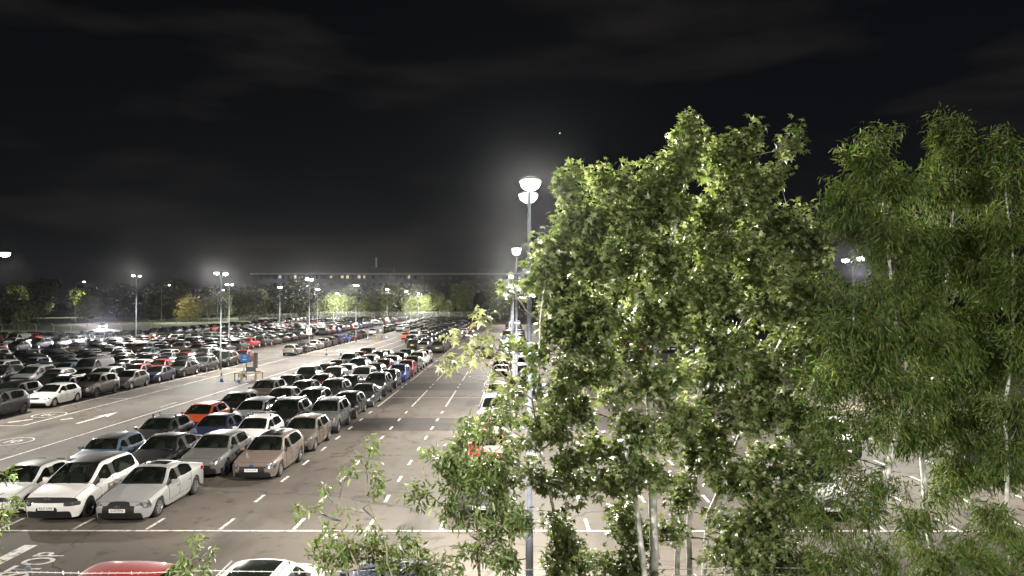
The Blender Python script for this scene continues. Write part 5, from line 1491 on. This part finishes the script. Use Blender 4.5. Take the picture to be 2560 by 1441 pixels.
# bright ash-leaved shrubs and saplings in front
near_tree('ash_sapling', 'bushy bright green sapling left of the lamp post base', 'sapling',
    [[(1200, 1441, 9.6, .018), (1190, 1300, 9.6, .014), (1205, 1120, 9.6, .01), (1230, 1010, 9.6, .006)],
     [(1290, 1441, 9.8, .016), (1270, 1330, 9.8, .012), (1250, 1230, 9.8, .008)]],
    [(1150, 1110, 9.6, 60, 45, .3, .8), (1225, 1060, 9.6, 45, 45, .3, .6), (1210, 1140, 9.6, 60, 50, .35, .8), (1090, 1170, 9.5, 55, 35, .3, .7), (1130, 1230, 9.5, 80, 50, .35, .85), (1060, 1225, 9.4, 50, 30, .25, .6), (1220, 1230, 9.7, 80, 55, .4, .9), (1265, 1170, 9.8, 40, 45, .3, .6), (1260, 1310, 9.7, 80, 60, .4), (1200, 1370, 9.6, 70, 50, .35, .6), (1265, 1390, 9.8, 50, 45, .35), (1160, 1300, 9.4, 60, 35, .3, .4)],
    LANCE_T, ASH, .105, 6.0, 9, .17, .4, bark=TWIG)
near_tree('ash_sapling', 'thin sapling with drooping pale leaves rising over the dashes', 'sapling',
    [[(985, 1441, 8.6, .012), (960, 1330, 8.6, .009), (915, 1240, 8.6, .006), (918, 1100, 8.6, .003)],
     [(900, 1441, 8.5, .010), (855, 1330, 8.5, .007), (848, 1250, 8.5, .005), (862, 1150, 8.5, .003)]],
    [(918, 1100, 8.6, 20, 20, .1, .9), (925, 1140, 8.6, 22, 25, .12, .7), (935, 1190, 8.6, 32, 30, .15, .8), (945, 1240, 8.6, 25, 30, .15, .7), (865, 1155, 8.5, 25, 18, .12, .8), (870, 1185, 8.5, 25, 22, .12, .8), (815, 1220, 8.5, 22, 20, .1, .8), (860, 1270, 8.5, 30, 25, .12, .5), (750, 1270, 8.4, 22, 30, .12, .8), (785, 1275, 8.4, 18, 14, .1, .7), (930, 1310, 8.6, 35, 25, .15, .5)],
    LANCE_T, ASH, .085, 3.0, 8, .08, .75, bark=TWIG)
near_tree('ash_sapling', 'leafy green shrub tangled in the barbed wire', 'shrub',
    [[(960, 1441, 8.8, .016), (950, 1400, 8.8, .012), (930, 1370, 8.8, .008)], [(1010, 1441, 9.0, .012), (1040, 1400, 9.0, .009), (1000, 1340, 9.0, .006)]],
    [(940, 1385, 8.8, 60, 45, .3), (880, 1400, 8.7, 60, 35, .25, .7), (1000, 1350, 9.0, 40, 40, .2, .8), (1010, 1410, 9.0, 70, 35, .3, .9), (800, 1340, 8.5, 45, 30, .2, .6), (790, 1400, 8.5, 50, 40, .2, .6), (1090, 1400, 9.1, 70, 40, .3, .8), (870, 1345, 8.6, 40, 25, .2, .5)],
    LANCE_T, ASH, .09, 5.5, 9, .13, .35, bark=TWIG)
near_tree('ash_sapling', 'small leafy sprout between the red and pale silver car roofs', 'sapling',
    [[(480, 1441, 8.4, .010), (486, 1410, 8.4, .008), (492, 1372, 8.4, .005), (498, 1350, 8.4, .003)]],
    [(500, 1357, 8.4, 28, 16, .1), (475, 1392, 8.4, 32, 18, .12), (520, 1390, 8.4, 22, 14, .1, .8), (460, 1420, 8.4, 40, 18, .14), (510, 1428, 8.4, 35, 14, .12)],
    LANCE_T, ASH, .08, 3.6, 7, .08, .4, bark=TWIG)
near_tree('ash_sapling', 'green leafy branch entering at the picture edge by the white coupe', 'sapling',
    [[(-30, 1441, 7.0, .02), (-20, 1300, 7.0, .014), (0, 1180, 7.0, .008)]],
    [(8, 1200, 7.0, 28, 22, .15), (10, 1260, 7.0, 35, 30, .18), (5, 1300, 7.0, 35, 22, .18), (8, 1350, 7.0, 22, 35, .15)],
    LANCE_T, ASH, .07, 2.6, 8, .07, .4, bark=TWIG)
# a single branch with large leaves hanging in front of the far rows; every leaf its own
br = add('maple_branch', None, None, W(1330, 1000, 9.5), None, 'thin maple branch with large pale leaves over the far car rows', 'branch')
br['label'] = 'thin maple branch with large pale leaves reaching over the far car rows'
o = Vector(W(1330, 1000, 9.5))
tips = [(1205, 785, 34, 26), (1150, 835, 40, 16), (1222, 848, 34, 26), (1165, 893, 45, 24), (1120, 912, 22, 12), (1240, 905, 42, 30), (1195, 870, 30, 18), (1255, 955, 40, 25)]
b = MB(); st_ = Vector(W(1290, 960, 9.5)) - o
b.tube([Vector(W(1344, 1075, 11.2)) - o, Vector(W(1335, 1030, 10.4)) - o, Vector((0, 0, 0)), st_], [.012, .012, .011, .01], 7)
for px, py, rx, ry in tips:
    e = Vector(W(px, py + 10, 9.4)) - o
    b.tube([st_, st_.lerp(e, .5) + Vector((0, 0, -.06)), e], [.007, .006, .003], 5)
add('stem', b.me('stem', TWIG, True), br)
lm = mesh('leaf', [Vector(v) for v in MAPLE_T[0]], MAPLE_T[1], MAPLE)
for px, py, rx, ry in tips:
    for _ in range(15):
        a = rng.uniform(0, 2 * math.pi); r_ = rng.random() ** .5
        p = Vector(W(px + rx * r_ * math.cos(a), py + ry * r_ * math.sin(a), 9.4 + rng.uniform(-.12, .12))) - o
        T = Vector((math.cos(a) * .8 + rng.normal() * .3, rng.normal() * .5, -.45 + rng.normal() * .2)).normalized()
        N = Vector((rng.normal() * .35, -.25 + rng.normal() * .35, 1)).normalized(); B = T.cross(N).normalized(); N = B.cross(T)
        lf = add('leaf', lm, br); s_ = rng.uniform(.10, .16)
        lf.matrix_local = Matrix.Translation(p) @ Matrix((B, T, N)).transposed().to_4x4() @ Matrix.Scale(s_, 4)

# ------------------------------------------------------------------ night haze
def m_haze():
    m = bpy.data.materials.new('haze'); m.use_nodes = True; n = m.node_tree; n.nodes.clear()
    out = n.nodes.new('ShaderNodeOutputMaterial'); v = n.nodes.new('ShaderNodeVolumePrincipled')
    v.inputs['Color'].default_value = (.9, .92, .95, 1); v.inputs['Density'].default_value = HAZE; v.inputs['Anisotropy'].default_value = .955
    n.links.new(v.outputs[0], out.inputs['Volume'])
    return m
HAZE = .000042
hb = MB(); hb.box((0, 310, 16.5), (1400, 680, 36))
add('haze', hb.me('haze', m_haze()), None, kind='stuff', label='thin night haze hanging over the whole car park', cat='haze')
